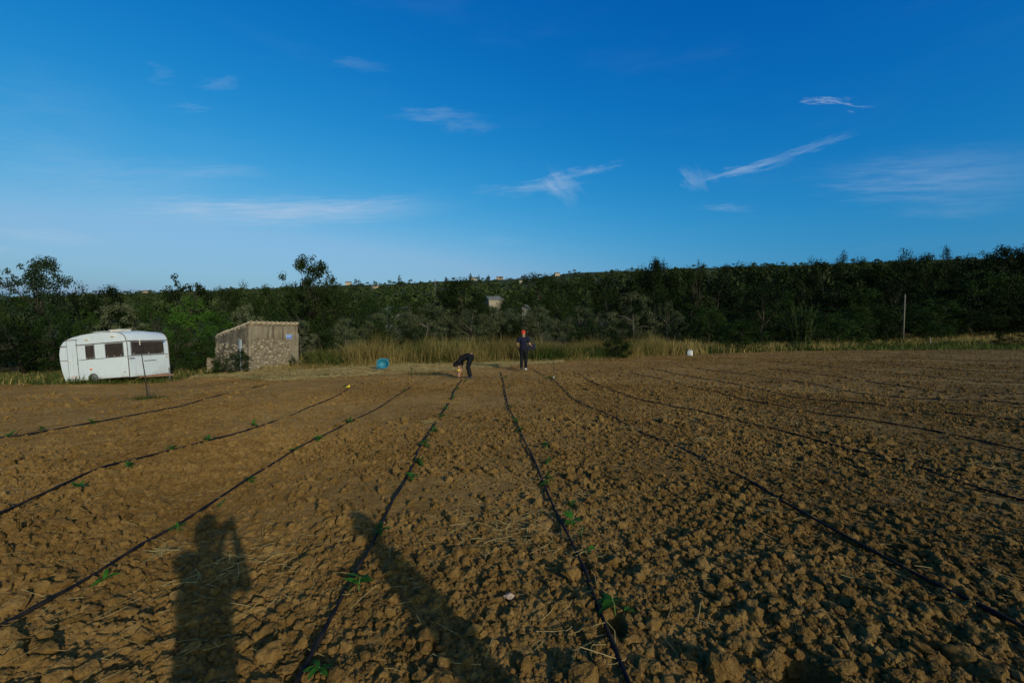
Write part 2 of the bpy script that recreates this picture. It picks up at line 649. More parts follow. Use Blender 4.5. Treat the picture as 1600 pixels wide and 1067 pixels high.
# ------------------------------------------------------------------ ground
def build_field():
    nc, nr = 960, 730
    az = np.linspace(R(-78), R(78), nc)
    er = edge_r(az) + 0.5 * (vnoise(az * 40, az * 0, 3) - 0.5)
    v = np.linspace(0, 1, nr)[:, None]
    r0 = 0.7
    rr = r0 * (er[None, :] / r0) ** (0.97 * v + 0.03 * v * v)
    x = rr * np.sin(az)[None, :]
    y = rr * np.cos(az)[None, :]
    sp = rr * np.log(er[None, :] / r0) / nr * 1.2 + 0 * rr
    h = micro(x, y, sp)
    # the soil thins out and sinks under the verge at its far edge, and meets the plain ground behind the camera
    h = h * sstep(1.0, 0.96, v)
    z = ground_z(x, y) + h - 0.02 * sstep(0.985, 1.0, v)
    co = np.stack([x, y, z], -1).reshape(-1, 3)
    i = np.arange(nr - 1)[:, None] * nc + np.arange(nc - 1)[None, :]
    f = np.stack([i, i + 1, i + nc + 1, i + nc], -1).reshape(-1, 4)
    o = link('field', mesh_np('field', co, f, True), M_SOIL)
    return tag(o, kind='structure')


field = build_field()


def build_terrain():
    nc = 420
    az = np.linspace(-PI, PI, nc + 1)
    rad = np.concatenate([[0.0], np.geomspace(0.6, 900, 150), np.geomspace(950, 3500, 14)])
    x = rad[:, None] * np.sin(az)[None, :]
    y = rad[:, None] * np.cos(az)[None, :]
    z = ground_z(x, y)
    er = edge_r(az)[None, :]
    inside = (np.abs(az)[None, :] < R(77.5)) & (rad[:, None] > 0.72)
    z = z - np.where(inside, 0.12 * sstep(er + 0.1, er - 0.8, rad[:, None]), 0.0)
    z = z - np.where(rad[:, None] <= 0.72, 0.03, 0)
    z = z + 0.05 * (fbm(x * 1.3, y * 1.3, 77, 3) - 0.5) * sstep(er, er + 2, rad[:, None])
    co = np.stack([x, y, z], -1).reshape(-1, 3)
    n1 = nc + 1
    i = np.arange(len(rad) - 1)[:, None] * n1 + np.arange(nc)[None, :]
    f = np.stack([i, i + 1, i + n1 + 1, i + n1], -1).reshape(-1, 4)
    return tag(link('terrain', mesh_np('terrain', co, f, True), M_TERR), kind='structure')


build_terrain()


# ------------------------------------------------------------------ drip hoses
def catmull(p, step):
    p = [np.array(q, dtype=float) for q in p]
    out = []
    for i in range(len(p) - 1):
        p0, p1, p2, p3 = p[max(i - 1, 0)], p[i], p[i + 1], p[min(i + 2, len(p) - 1)]
        m = max(2, int(np.linalg.norm(p2 - p1) / step))
        for k in range(m):
            t = k / m
            out.append(0.5 * (2 * p1 + (p2 - p0) * t + (2 * p0 - 5 * p1 + 4 * p2 - p3) * t * t + (3 * p1 - p0 - 3 * p2 + p3) * t ** 3))
    out.append(p[-1])
    return np.array(out)


HOSES = [
    ('black drip hose farthest to the left, ending near the shed', [(-120, 696), (0, 684), (50, 678), (64, 675), (150, 660), (215, 649), (285, 636), (345, 618), (420, 600)]),
    ('black drip hose ending at the yellow tap in front of the shed', [(-80, 842), (0, 810), (80, 771), (160, 736), (250, 712), (330, 690), (380, 676), (440, 654), (500, 631), (530, 619), (545, 608)]),
    ('black drip hose crossing the head of the broad upright shadow', [(-80, 1020), (0, 984), (60, 950), (140, 905), (210, 860), (280, 823), (340, 785), (390, 750), (440, 718), (480, 694), (540, 665), (590, 640), (640, 606)]),
    ('black drip hose running from the bottom edge to the hands of the bending person', [(440, 1120), (475, 1060), (500, 1010), (535, 940), (562, 890), (590, 840), (610, 795), (632, 752), (655, 705), (680, 665), (700, 632), (714, 606), (722, 594)]),
    ('black drip hose running from the bottom edge up between the two workers', [(1005, 1120), (978, 1060), (955, 1000), (935, 950), (912, 890), (890, 845), (868, 800), (850, 760), (835, 725), (818, 690), (803, 655), (793, 630), (787, 600), (783, 582)]),
    ('black drip hose running from the bottom right corner to the red capped person', [(1720, 1040), (1600, 990), (1530, 955), (1450, 915), (1370, 870), (1300, 830), (1220, 785), (1150, 745), (1060, 700), (1000, 675), (950, 650), (905, 630), (885, 615), (865, 595), (833, 578)]),
    ('first black drip hose to the right of the one starting at the bottom right corner', [(1720, 814), (1600, 786), (1500, 757), (1409, 724), (1310, 701), (1277, 692), (1202, 671), (1112, 651), (1040, 633), (980, 620), (930, 600), (895, 580)]),
    ('second black drip hose to the right of the one starting at the bottom right corner', [(1720, 730), (1600, 707), (1480, 680), (1412, 667), (1330, 654), (1285, 649), (1230, 638), (1176, 628), (1120, 615), (1050, 597), (985, 583)]),
    ('third black drip hose to the right of the one starting at the bottom right corner', [(1720, 671), (1600, 660), (1500, 649), (1397, 639), (1337, 630), (1244, 621), (1187, 609), (1082, 589), (1010, 575)]),
    ('fourth black drip hose to the right of the one starting at the bottom right corner', [(1720, 645), (1600, 634), (1551, 629), (1487, 627), (1375, 619), (1319, 611), (1236, 596), (1150, 584), (1060, 572)]),
    ('fifth black drip hose to the right of the one starting at the bottom right corner', [(1720, 626), (1600, 617), (1469, 612), (1375, 600), (1300, 588), (1200, 577)]),
    ('sixth black drip hose to the right of the one starting at the bottom right corner', [(1720, 607), (1600, 599), (1500, 594), (1400, 584), (1300, 574), (1200, 565)]),
    ('second farthest black drip hose at the right end of the field', [(1720, 592), (1600, 584), (1500, 579), (1400, 571), (1310, 564)]),
    ('farthest black drip hose at the right end of the field', [(1720, 571), (1600, 567), (1500, 563), (1380, 557)]),
]



def hose_points():
    rnd = random.Random(2)
    out = []
    for label, pxs in HOSES:
        pts = catmull([G(*p) for p in pxs], 0.06)
        step = np.linalg.norm(np.diff(pts, axis=0), axis=1).mean()
        s = np.arange(len(pts)) * step
        ph = rnd.uniform(0, 50)
        tan = np.gradient(pts, axis=0)
        tan /= np.linalg.norm(tan, axis=1, keepdims=True)
        nrm = np.stack([-tan[:, 1], tan[:, 0]], -1)
        pts = pts + nrm * (0.03 * (vnoise(s * 0.8 + ph, s * 0, 7) - 0.5) + 0.006 * (vnoise(s * 4 + ph, s * 0, 8) - 0.5))[:, None]
        out.append(pts)
    return out


HOSE_PTS = hose_points()


# clods lying loose on the tilled soil
def clod_mesh(name, seed, sub=3):
    from mathutils import noise as mn
    rnd = random.Random(seed)
    bm = bmesh.new()
    bmesh.ops.create_icosphere(bm, subdivisions=1, radius=0.44)
    for v in bm.verts:
        v.co += Vector((rnd.uniform(-1, 1), rnd.uniform(-1, 1), rnd.uniform(-1, 1))) * 0.2
    h = bmesh.ops.convex_hull(bm, input=bm.verts[:])
    bmesh.ops.delete(bm, geom=[g for g in h['geom_interior'] if isinstance(g, bmesh.types.BMVert)], context='VERTS')
    bmesh.ops.subdivide_edges(bm, edges=bm.edges[:], cuts=5, use_grid_fill=True)
    off = Vector((rnd.uniform(0, 50), rnd.uniform(0, 50), rnd.uniform(0, 50)))
    sx, sy, sz = rnd.uniform(0.85, 1.25), rnd.uniform(0.75, 1.05), rnd.uniform(0.55, 0.85)
    for v in bm.verts:
        p = v.co.copy()
        p += p.normalized() * (0.09 * mn.noise(p * 3.0 + off) + 0.06 * mn.noise(p * 8.0 + off) + 0.03 * mn.noise(p * 19.0 + off))
        v.co = Vector((p.x * sx, p.y * sy, p.z * sz))
    for f in bm.faces:
        f.smooth = True
    me = bpy.data.meshes.new(name)
    bm.to_mesh(me)
    bm.free()
    me.materials.append(M_SOIL)
    return me


def scatter_clods():
    rng = np.random.default_rng(11)
    xs, ys, ss = [], [], []

    def lot(n, r0, r1, smin, smax, power):
        # even over the ground between r0 and r1 metres
        az = rng.uniform(R(-62), R(60), n)
        r = np.sqrt(rng.uniform(r0 * r0, r1 * r1, n))
        x, y = r * np.sin(az), r * np.cos(az)
        u = rng.random(n)
        s = smin * (1 - u * (1 - (smin / smax) ** power)) ** (-1 / power)
        keep = (rng.random(n) < np.clip(roughness_map(x, y) * 1.15 - 0.05, 0.08, 1)) & (r < edge_r(az) - 0.4)
        xs.append(x[keep])
        ys.append(y[keep])
        ss.append(s[keep])
    lot(60000, 1.5, 6.5, 0.011, 0.032, 1.5)
    lot(26000, 1.5, 8.0, 0.024, 0.075, 2.2)
    lot(90000, 6.0, 15.0, 0.018, 0.06, 1.9)
    lot(52000, 14.0, 34.0, 0.03, 0.10, 2.2)
    lot(30000, 28.0, 62.0, 0.05, 0.11, 2.2)
    lot(2000, 1.6, 5.5, 0.055, 0.15, 2.3)
    lot(1500, 5.0, 9.0, 0.06, 0.14, 2.4)
    lot(1100, 9.0, 18.0, 0.07, 0.13, 2.6)
    x, y, s = map(np.concatenate, (xs, ys, ss))
    for hx, hy in HOLES:
        k = np.hypot(x - hx, y - hy) > 0.11
        x, y, s = x[k], y[k], s[k]
    for pts in HOSE_PTS:       # the hoses lie on soil that was raked clear of the bigger clods
        near = np.nonzero((x > pts[:, 0].min() - .3) & (x < pts[:, 0].max() + .3) & (y > pts[:, 1].min() - .3) & (y < pts[:, 1].max() + .3) & (s > 0.02))[0]
        bad = []
        for c in np.array_split(near, max(1, len(near) // 3000)):
            d = np.sqrt(((x[c][:, None] - pts[None, ::2, 0]) ** 2 + (y[c][:, None] - pts[None, ::2, 1]) ** 2).min(1))
            bad.append(c[d < 0.018 + 0.5 * s[c]])
        k = np.ones(len(x), bool)
        k[np.concatenate(bad)] = False
        x, y, s = x[k], y[k], s[k]
    z = ground_z(x, y) + micro(x, y, np.hypot(x, y) * 0.006) + s * 0.12
    vis = s / np.hypot(x, y)
    inframe = (np.abs(x / y) < 1.1) & (y > 2.25)
    order = np.argsort(-np.where(inframe, vis, 0))
    top, rest = order[:290], order[290:]
    protos = [clod_mesh('clod', 100 + i) for i in range(8)]
    for k in top:
        o = bpy.data.objects.new('clod', protos[int(rng.integers(8))])
        o.location = (x[k], y[k], z[k])
        o.rotation_euler = (rng.uniform(-.4, .4), rng.uniform(-.4, .4), rng.uniform(0, 6.28))
        o.scale = (s[k],) * 3
        col.objects.link(o)
        o.parent = field
    me = bpy.data.meshes.new('loose_clods')
    n = len(rest)
    me.vertices.add(n)
    me.vertices.foreach_set('co', np.stack([x[rest], y[rest], z[rest]], -1).astype(np.float32).ravel())
    a = me.attributes.new('clod_size', 'FLOAT', 'POINT')
    a.data.foreach_set('value', s[rest].astype(np.float32))
    a = me.attributes.new('clod_turn', 'FLOAT_VECTOR', 'POINT')
    rot = np.stack([rng.uniform(-.7, .7, n), rng.uniform(-.7, .7, n), rng.uniform(0, 6.28, n)], -1)
    a.data.foreach_set('vector', rot.astype(np.float32).ravel())
    a = me.attributes.new('clod_kind', 'INT', 'POINT')
    a.data.foreach_set('value', rng.integers(0, 6, n).astype(np.int32))
    o = link('loose_clods', me, None, field)
    tag(o, kind='stuff')
    ng = bpy.data.node_groups.new('loose_clods', 'GeometryNodeTree')
    ng.interface.new_socket('Geometry', in_out='INPUT', socket_type='NodeSocketGeometry')
    ng.interface.new_socket('Geometry', in_out='OUTPUT', socket_type='NodeSocketGeometry')
    N, L = ng.nodes, ng.links
    gi, go = N.new('NodeGroupInput'), N.new('NodeGroupOutput')
    join = N.new('GeometryNodeJoinGeometry')
    for i in range(6):
        ico = N.new('GeometryNodeMeshIcoSphere')
        ico.inputs['Radius'].default_value = 0.42
        ico.inputs['Subdivisions'].default_value = 2
        rv = N.new('FunctionNodeRandomValue')
        rv.data_type = 'FLOAT_VECTOR'
        rv.inputs['Min'].default_value = (-0.26, -0.26, -0.26)
        rv.inputs['Max'].default_value = (0.26, 0.26, 0.26)
        rv.inputs['Seed'].default_value = 31 + 7 * i
        jit = N.new('GeometryNodeSetPosition')
        L.new(ico.outputs['Mesh'], jit.inputs['Geometry'])
        L.new(rv.outputs['Value'], jit.inputs['Offset'])
        hull = N.new('GeometryNodeConvexHull')
        L.new(jit.outputs[0], hull.inputs[0])
        sd = N.new('GeometryNodeSubdivideMesh')
        sd.inputs['Level'].default_value = 2
        L.new(hull.outputs[0], sd.inputs['Mesh'])
        posn = N.new('GeometryNodeInputPosition')
        tot = None
        for scl, amp in ((3.2, 0.26), (8.0, 0.13)):
            add = N.new('ShaderNodeVectorMath')
            add.operation = 'ADD'
            add.inputs[1].default_value = (7.3 * i, 3.1 * i + 2, 11.0 * i)
            L.new(posn.outputs[0], add.inputs[0])
            nz = N.new('ShaderNodeTexNoise')
            nz.inputs['Scale'].default_value = scl
            nz.inputs['Detail'].default_value = 1.0
            L.new(add.outputs[0], nz.inputs['Vector'])
            sub = N.new('ShaderNodeVectorMath')
            sub.operation = 'SUBTRACT'
            sub.inputs[1].default_value = (0.5, 0.5, 0.5)
            L.new(nz.outputs['Color'], sub.inputs[0])
            sl = N.new('ShaderNodeVectorMath')
            sl.operation = 'SCALE'
            sl.inputs['Scale'].default_value = amp
            L.new(sub.outputs[0], sl.inputs[0])
            if tot is None:
                tot = sl.outputs[0]
            else:
                ad = N.new('ShaderNodeVectorMath')
                ad.operation = 'ADD'
                L.new(tot, ad.inputs[0])
                L.new(sl.outputs[0], ad.inputs[1])
                tot = ad.outputs[0]
        sp = N.new('GeometryNodeSetPosition')
        L.new(sd.outputs[0], sp.inputs['Geometry'])
        L.new(tot, sp.inputs['Offset'])
        tr = N.new('GeometryNodeTransform')
        L.new(sp.outputs[0], tr.inputs['Geometry'])
        tr.inputs['Scale'].default_value = (1.1 - 0.05 * i, 0.85 + 0.04 * i, 0.62 + 0.05 * i)
        sm = N.new('GeometryNodeSetMaterial')
        sm.inputs['Material'].default_value = M_SOIL
        L.new(tr.outputs[0], sm.inputs['Geometry'])
        ss_ = N.new('GeometryNodeSetShadeSmooth')
        ss_.inputs['Shade Smooth'].default_value = False
        L.new(sm.outputs[0], ss_.inputs['Geometry'])
        g2 = N.new('GeometryNodeGeometryToInstance')
        L.new(ss_.outputs[0], g2.inputs[0])
        L.new(g2.outputs[0], join.inputs[0])

    def attr(nm, typ):
        nd = N.new('GeometryNodeInputNamedAttribute')
        nd.data_type = typ
        nd.inputs['Name'].default_value = nm
        return nd.outputs['Attribute']
    iop = N.new('GeometryNodeInstanceOnPoints')
    iop.inputs['Pick Instance'].default_value = True
    L.new(gi.outputs[0], iop.inputs['Points'])
    L.new(join.outputs[0], iop.inputs['Instance'])
    L.new(attr('clod_kind', 'INT'), iop.inputs['Instance Index'])
    e2r = N.new('FunctionNodeEulerToRotation')
    L.new(attr('clod_turn', 'FLOAT_VECTOR'), e2r.inputs[0])
    L.new(e2r.outputs[0], iop.inputs['Rotation'])
    L.new(attr('clod_size', 'FLOAT'), iop.inputs['Scale'])
    L.new(iop.outputs[0], go.inputs[0])
    md = o.modifiers.new('clods', 'NODES')
    md.node_group = ng


scatter_clods()


# ------------------------------------------------------------------ foliage
def leaf_quads(cen, nrm, rng, length, width):
    """diamond leaves at cen (n,3) lying across nrm (n,3)"""
    n = len(cen)
    t = rng.normal(size=(n, 3))
    t -= nrm * (t * nrm).sum(1, keepdims=True)
    t /= np.linalg.norm(t, axis=1, keepdims=True) + 1e-9
    b = np.cross(nrm, t)
    L = (length * rng.uniform(0.6, 1.3, n))[:, None] * 0.5
    W = L * width
    v = np.stack([cen - t * L, cen + b * W - t * L * 0.1, cen + t * L, cen - b * W - t * L * 0.1], 1).reshape(-1, 3)
    f = np.arange(n * 4).reshape(n, 4)
    return v, f


def unit(rng, n):
    d = rng.normal(size=(n, 3))
    return d / np.linalg.norm(d, axis=1, keepdims=True)


PROFILES = {   # radius (of 0.5) against height 0..1
    'round': ([0.0, 0.18, 0.3, 0.5, 0.72, 0.9, 1.0], [0.0, 0.12, 0.34, 0.49, 0.45, 0.27, 0.05]),
    'bush': ([0.0, 0.1, 0.3, 0.6, 0.85, 1.0], [0.42, 0.47, 0.5, 0.44, 0.27, 0.06]),
    'tall': ([0.0, 0.12, 0.3, 0.5, 0.7, 0.88, 1.0], [0.2, 0.36, 0.47, 0.5, 0.36, 0.2, 0.04]),
    'olive': ([0.0, 0.26, 0.34, 0.5, 0.7, 0.88, 1.0], [0.0, 0.1, 0.40, 0.5, 0.45, 0.3, 0.08]),
    'open': ([0.0, 0.12, 0.3, 0.55, 0.68, 0.8, 0.92, 1.0], [0.25, 0.40, 0.5, 0.48, 0.42, 0.34, 0.20, 0.06]),
    'low': ([0.0, 0.3, 0.7, 1.0], [0.48, 0.5, 0.36, 0.08]),
}


def make_tree_meshes(prof, seed, nclump, nleaf, leaf, clump_r, trunk_r, zmin=0.0, shell=0.5, width=0.5, limbs=9, lean=0.0, hollow_above=None):
    rng = np.random.default_rng(seed)
    zz, rr = PROFILES[prof]
    # clump centres, more of them where the crown is wide
    cs = []
    lump = rng.uniform(0, 6.28, 4)
    while len(cs) < nclump:
        z = rng.uniform(zmin, 0.99)
        rad = np.interp(z, zz, rr)
        if rng.random() > rad / 0.5:
            continue
        a = rng.uniform(0, 2 * PI)
        rad *= 0.86 + 0.2 * math.sin(2 * a + lump[0] + 5 * z) + 0.12 * math.sin(3 * a + lump[1])
        q = shell + (1 - shell) * rng.random() ** 0.5
        if hollow_above and z > hollow_above and rng.random() < 0.35:
            continue
        cs.append((math.cos(a) * rad * q + lean * z, math.sin(a) * rad * q, z))
    cs = np.array(cs)
    crs = clump_r * rng.uniform(0.55, 1.35, nclump)
    per = np.maximum(10, (nleaf / nclump * (crs / clump_r) ** 2)).astype(int)
    idx = np.repeat(np.arange(nclump), per)
    n = len(idx)
    d = unit(rng, n)
    q = rng.random(n) ** 0.45
    p = cs[idx] + d * (crs[idx] * q)[:, None] * np.array([1.0, 1.0, 0.72])
    p[:, 2] = np.maximum(p[:, 2], 0.0)
    nr = d * 1.0 + unit(rng, n) * 0.65 + np.array([0, 0, 0.35])
    nr /= np.linalg.norm(nr, axis=1, keepdims=True)
    v, f = leaf_quads(p, nr, rng, leaf, width)
    crown = mesh_np('crown', v, f)
    bm = bmesh.new()
    top = np.array([lean * 0.7, 0, 0.62])
    rnd = random.Random(seed)
    stem = [(0, 0, -0.03)]
    for k in range(1, 6):
        q = k / 5
        stem.append((top[0] * q + rnd.uniform(-.03, .03), rnd.uniform(-.03, .03), top[2] * q))
    tube(bm, stem, [trunk_r * (1.25 - 0.95 * k / 5) for k in range(6)], 7)
    pick = rng.choice(nclump, min(limbs, nclump), replace=False)
    for j in pick:
        e = cs[j]
        b = Vector(stem[rnd.randint(2, 4)])
        if e[2] < b.z:
            b = Vector(stem[1])
        ev = Vector(e)
        mid = (b + ev) / 2 + Vector((rnd.uniform(-.03, .03), rnd.uniform(-.03, .03), 0.03))
        tube(bm, [b, mid, ev], [trunk_r * 0.45, trunk_r * 0.28, trunk_r * 0.1], 5)
    bmesh.ops.recalc_face_normals(bm, faces=bm.faces[:])
    trunk = bpy.data.meshes.new('trunk')
    for fc in bm.faces:
        fc.smooth = True
    bm.to_mesh(trunk)
    bm.free()
    return crown, trunk


KINDS = {}


def kind(name, leafm, barkm, variants):
    out = []
    for a in variants:
        c, t = make_tree_meshes(**a)
        c.materials.append(leafm)
        t.materials.append(barkm)
        out.append((c, t))
    KINDS[name] = out


V = lambda *seeds, **k: [dict(seed=s, **k) for s in seeds]
kind('broad', M_LEAF_DARK, M_BARK, V(1, 2, 3, prof='round', nclump=84, nleaf=7500, leaf=0.032, clump_r=0.125, trunk_r=0.028))
kind('full', M_LEAF_DARK, M_BARK, V(11, 12, 13, prof='bush', nclump=92, nleaf=8500, leaf=0.030, clump_r=0.125, trunk_r=0.02))
kind('midgreen', M_LEAF_MID, M_BARK, V(21, 22, prof='bush', nclump=120, nleaf=7000, leaf=0.032, clump_r=0.095, trunk_r=0.02))
kind('bright', M_LEAF_BRIGHT, M_BARK, V(31, 32, prof='bush', nclump=100, nleaf=6500, leaf=0.032, clump_r=0.095, trunk_r=0.016, shell=0.4))
kind('olive', M_LEAF_OLIVE, M_BARK_PALE, V(41, 42, 43, prof='olive', nclump=110, nleaf=9000, leaf=0.030, clump_r=0.085, trunk_r=0.034, zmin=0.22, width=0.3, lean=0.1))
kind('olive_full', M_LEAF_OLIVE, M_BARK_PALE, V(46, 47, prof='bush', nclump=110, nleaf=9000, leaf=0.030, clump_r=0.085, trunk_r=0.03, width=0.3))
kind('open', M_LEAF_DARK, M_BARK, V(51, prof='open', nclump=165, nleaf=14000, leaf=0.028, clump_r=0.085, trunk_r=0.022, limbs=48, shell=0.15, hollow_above=None))
kind('ash', M_LEAF_ASH, M_BARK, V(61, prof='open', nclump=190, nleaf=14000, leaf=0.028, clump_r=0.082, trunk_r=0.018, limbs=50, shell=0.1))
kind('sparse', M_LEAF_DARK, M_BARK, V(71, 72, prof='round', nclump=48, nleaf=2600, leaf=0.036, clump_r=0.075, trunk_r=0.02, limbs=44, shell=0.45))
kind('low', M_LEAF_MID, M_BARK, V(81, 82, prof='low', nclump=90, nleaf=6000, leaf=0.036, clump_r=0.11, trunk_r=0.015))
kind('lowdark', M_LEAF_DARK, M_BARK, V(86, 87, prof='low', nclump=90, nleaf=6000, leaf=0.036, clump_r=0.11, trunk_r=0.015))

TREE_N = {}


def tree(kindname, px, top, depth, wpx, name, label, group=None, cat='tree', depth_ratio=1.0):
    """a tree whose crown is wpx photo pixels wide and reaches up to row top, standing depth metres off"""
    i = TREE_N.get(kindname, 0)
    TREE_N[kindname] = i + 1
    c, t = KINDS[kindname][i % len(KINDS[kindname])]
    x, y = pos(px, depth)
    g = gz(x, y)
    h = max(0.5, H + (HOR - top) / F * depth - g) * 1.03
    w = wpx / F * depth
    rnd = random.Random(int(px * 13 + depth * 7 + top))
    o = thing(name, label, cat, (x, y, g - 0.02), (0, 0, rnd.uniform(0, 6.28)), group)
    o.scale = (w, w * depth_ratio, h)
    link('crown', c, None, o)
    link('trunk', t, None, o)
    return o


# ------------------------------------------------------------------ vegetation: hillside, wood, olives, shrubs
def build_hillside():
    rng = np.random.default_rng(5)
    n = 6500
    y = np.exp(rng.uniform(math.log(175), math.log(900), n))
    s = rng.uniform(-1.35, 1.35, n)
    x = s * y
    keep = (fbm(x * 0.012, y * 0.02, 61, 3) + 0.25 * rng.random(n) > 0.44)
    # open slope near the skyline is mostly scrub and small olives
    x, y = x[keep], y[keep]
    n = len(x)
    big = rng.random(n) < np.where(y > 500, 0.10, 0.45)
    dia = np.where(big, rng.uniform(5.5, 9.5, n), rng.uniform(2.5, 5.0, n))
    hgt = dia * np.where(big, rng.uniform(0.8, 1.15, n), rng.uniform(0.6, 0.9, n))
    z = ground_z(x, y)
    per = 56
    idx = np.repeat(np.arange(n), per)
    d = unit(rng, n * per)
    d[:, 2] = np.abs(d[:, 2]) * 1.0 - 0.15
    q = rng.uniform(0.55, 1.0, n * per)
    lum = 1 + 0.25 * np.sin(3 * np.arctan2(d[:, 1], d[:, 0]) + idx)
    p = np.stack([x[idx] + d[:, 0] * q * dia[idx] * 0.5 * lum, y[idx] + d[:, 1] * q * dia[idx] * 0.5 * lum,
                  z[idx] + hgt[idx] * (0.42 + 0.55 * d[:, 2] * q)], -1)
    nr = d * 0.9 + unit(rng, n * per) * 0.6
    nr /= np.linalg.norm(nr, axis=1, keepdims=True)
    L = (dia[idx] * rng.uniform(0.14, 0.28, n * per))
    v, f = leaf_quads(p, nr, rng, 1.0, 0.8)
    # leaf_quads uses one length: rescale each quad about its centre
    vv = v.reshape(-1, 4, 3)
    c = vv.mean(1, keepdims=True)
    vv = c + (vv - c) * L[:, None, None]
    return tag(link('hillside_woodland', mesh_np('hillside_woodland', vv.reshape(-1, 3), f), M_HILL), kind='stuff')


build_hillside()

WOOD_L, WOOD_G = 'dark broadleaf tree in the dense wood beyond the far right end of the field', 'trees of the dense wood on the right'
rng_ = random.Random(4)
SKY_R = [(860, 434), (900, 430), (960, 428), (1000, 426), (1040, 425), (1080, 424), (1130, 428), (1180, 424), (1215, 424), (1250, 416), (1290, 408), (1330, 404),
         (1370, 409), (1400, 402), (1440, 406), (1480, 402), (1515, 394), (1560, 388), (1600, 386), (1660, 382), (1740, 380), (1830, 378)]
SRX, SRY = [a for a, b in SKY_R], [b for a, b in SKY_R]
px = 1010.0
while px < 1800:
    d = float(np.interp(px, [1000, 1250, 1500, 1800], [120, 98, 88, 80]))
    tree(rng_.choice(['broad', 'full']), px, np.interp(px, SRX, SRY) + rng_.uniform(-11, 11), d + rng_.uniform(-4, 4), rng_.choice([34, 44, 60, 76, 96, 110]), 'wood_tree', WOOD_L, WOOD_G)
    px += rng_.uniform(22, 32)
px = 985.0
while px < 1760:
    d = float(np.interp(px, [1000, 1250, 1500, 1800], [82, 76, 72, 66]))
    t0 = np.interp(px, [980, 1100, 1300, 1450, 1600, 1800], [446, 440, 436, 432, 424, 418])
    tree(rng_.choice(['broad', 'full', 'full', 'midgreen']), px, t0 + rng_.uniform(-8, 14), d + rng_.uniform(-3, 3), rng_.uniform(70, 105), 'wood_tree', WOOD_L, WOOD_G)
    px += rng_.uniform(36, 50)
px = 1020.0
while px < 1740:
    d = float(np.interp(px, [1000, 1250, 1500, 1800], [56, 62, 64, 60]))
    t0 = np.interp(px, [1020, 1100, 1300, 1450, 1600, 1800], [470, 476, 470, 462, 455, 452])
    tree(rng_.choice(['full', 'lowdark', 'full', 'midgreen']), px, t0 + rng_.uniform(-10, 16), d + rng_.uniform(-2, 2), rng_.uniform(75, 115), 'wood_edge_tree',
         'leafy dark tree at the grassy front edge of the wood on the right', 'trees along the front edge of the wood')
    px += rng_.uniform(44, 60)

# trees that can be told apart
tree('sparse', 1090, 407, 74, 46, 'wood_tree', 'open-branched treetop rising above the wood behind the white jerrycan')
tree('broad', 1021, 410, 100, 44, 'wood_tree', 'round dark tree on the skyline behind the tall olive, with a flat shoulder')
tree('round' if 'round' in KINDS else 'broad', 1133, 413, 230, 15, 'skyline_tree', 'lone small tree on the open skyline right of the open-branched treetop')
tree('full', 1190, 440, 50, 100, 'wood_tree', 'large dark tree on the left side of the cane clump')
tree('midgreen', 1108, 478, 44, 70, 'shrub', 'green shrub behind the white jerrycan at the foot of the wood', cat='shrub')
tree('low', 1160, 500, 40, 70, 'shrub', 'bright green low bramble between jerrycan and cane clump', cat='shrub')
tree('low', 1310, 490, 50, 85, 'shrub', 'low rounded shrub just right of the cane clump', cat='shrub')
tree('low', 1345, 482, 55, 60, 'shrub', 'paler low shrub halfway between the cane clump and the telegraph pole', cat='shrub')
tree('lowdark', 1385, 496, 52, 40, 'shrub', 'small dusty shrub standing left of the telegraph pole', cat='shrub')
tree('lowdark', 1576, 515, 48, 44, 'shrub', 'small dark bush on the grass at the right end of the field', cat='shrub')
tree('low', 1470, 505, 56, 50, 'shrub', 'low green shrub right of the telegraph pole beside the small white post', cat='shrub')

# olives and dark trees behind the tall dry grass
OG = 'olive trees behind the tall dry grass'
tree('olive_full', 590, 489, 38, 78, 'olive_tree', 'rounded grey-green olive above the turquoise tub', None)
tree('olive', 668, 477, 40, 104, 'olive_tree', 'olive with a pale forked trunk behind the bending person, widest of the olives')
tree('olive', 742, 484, 41, 78, 'olive_tree', 'olive with a slanting trunk between the two workers')
tree('olive', 786, 484, 43, 70, 'olive_tree', 'sparse olive just left of the red capped person')
tree('olive', 846, 480, 43, 82, 'olive_tree', 'full olive just right of the red capped person')
tree('olive_full', 908, 478, 46, 80, 'olive_tree', 'pale olive between the red capped person and the tallest olive')
tree('olive_full', 988, 458, 42, 86, 'olive_tree', 'tallest grey olive above the dark bush at the end of the dry grass')
tree('olive_full', 945, 486, 44, 64, 'olive_tree', 'small olive tucked against the left of the tallest olive')
tree('olive_full', 625, 496, 44, 50, 'olive_tree', 'small olive filling the gap right of the one above the turquoise tub')
tree('olive_full', 1042, 470, 48, 56, 'olive_tree', 'greyish olive at the left end of the wood')
tree('lowdark', 592, 508, 36, 60, 'shrub', 'dark shrub at the foot of the olive above the turquoise tub', cat='shrub')
tree('lowdark', 655, 512, 37, 80, 'shrub', 'dark undergrowth bush below the pale forked olive trunk', cat='shrub')
tree('lowdark', 800, 500, 42, 60, 'shrub', 'dark undergrowth bush behind the head of the red capped person', cat='shrub')
tree('lowdark', 925, 505, 41, 80, 'shrub', 'dark undergrowth bush below the pale olive', cat='shrub')
tree('lowdark', 962, 524, 30, 54, 'shrub', 'small black-green bush at the edge of the soil in the dry grass', cat='shrub')
tree('full', 972, 498, 36, 54, 'shrub', 'dark upright shrub below the tallest olive', cat='shrub')
MG = 'dark trees in the valley behind the olives'
ML = 'dark leafy tree in the valley behind the olives'
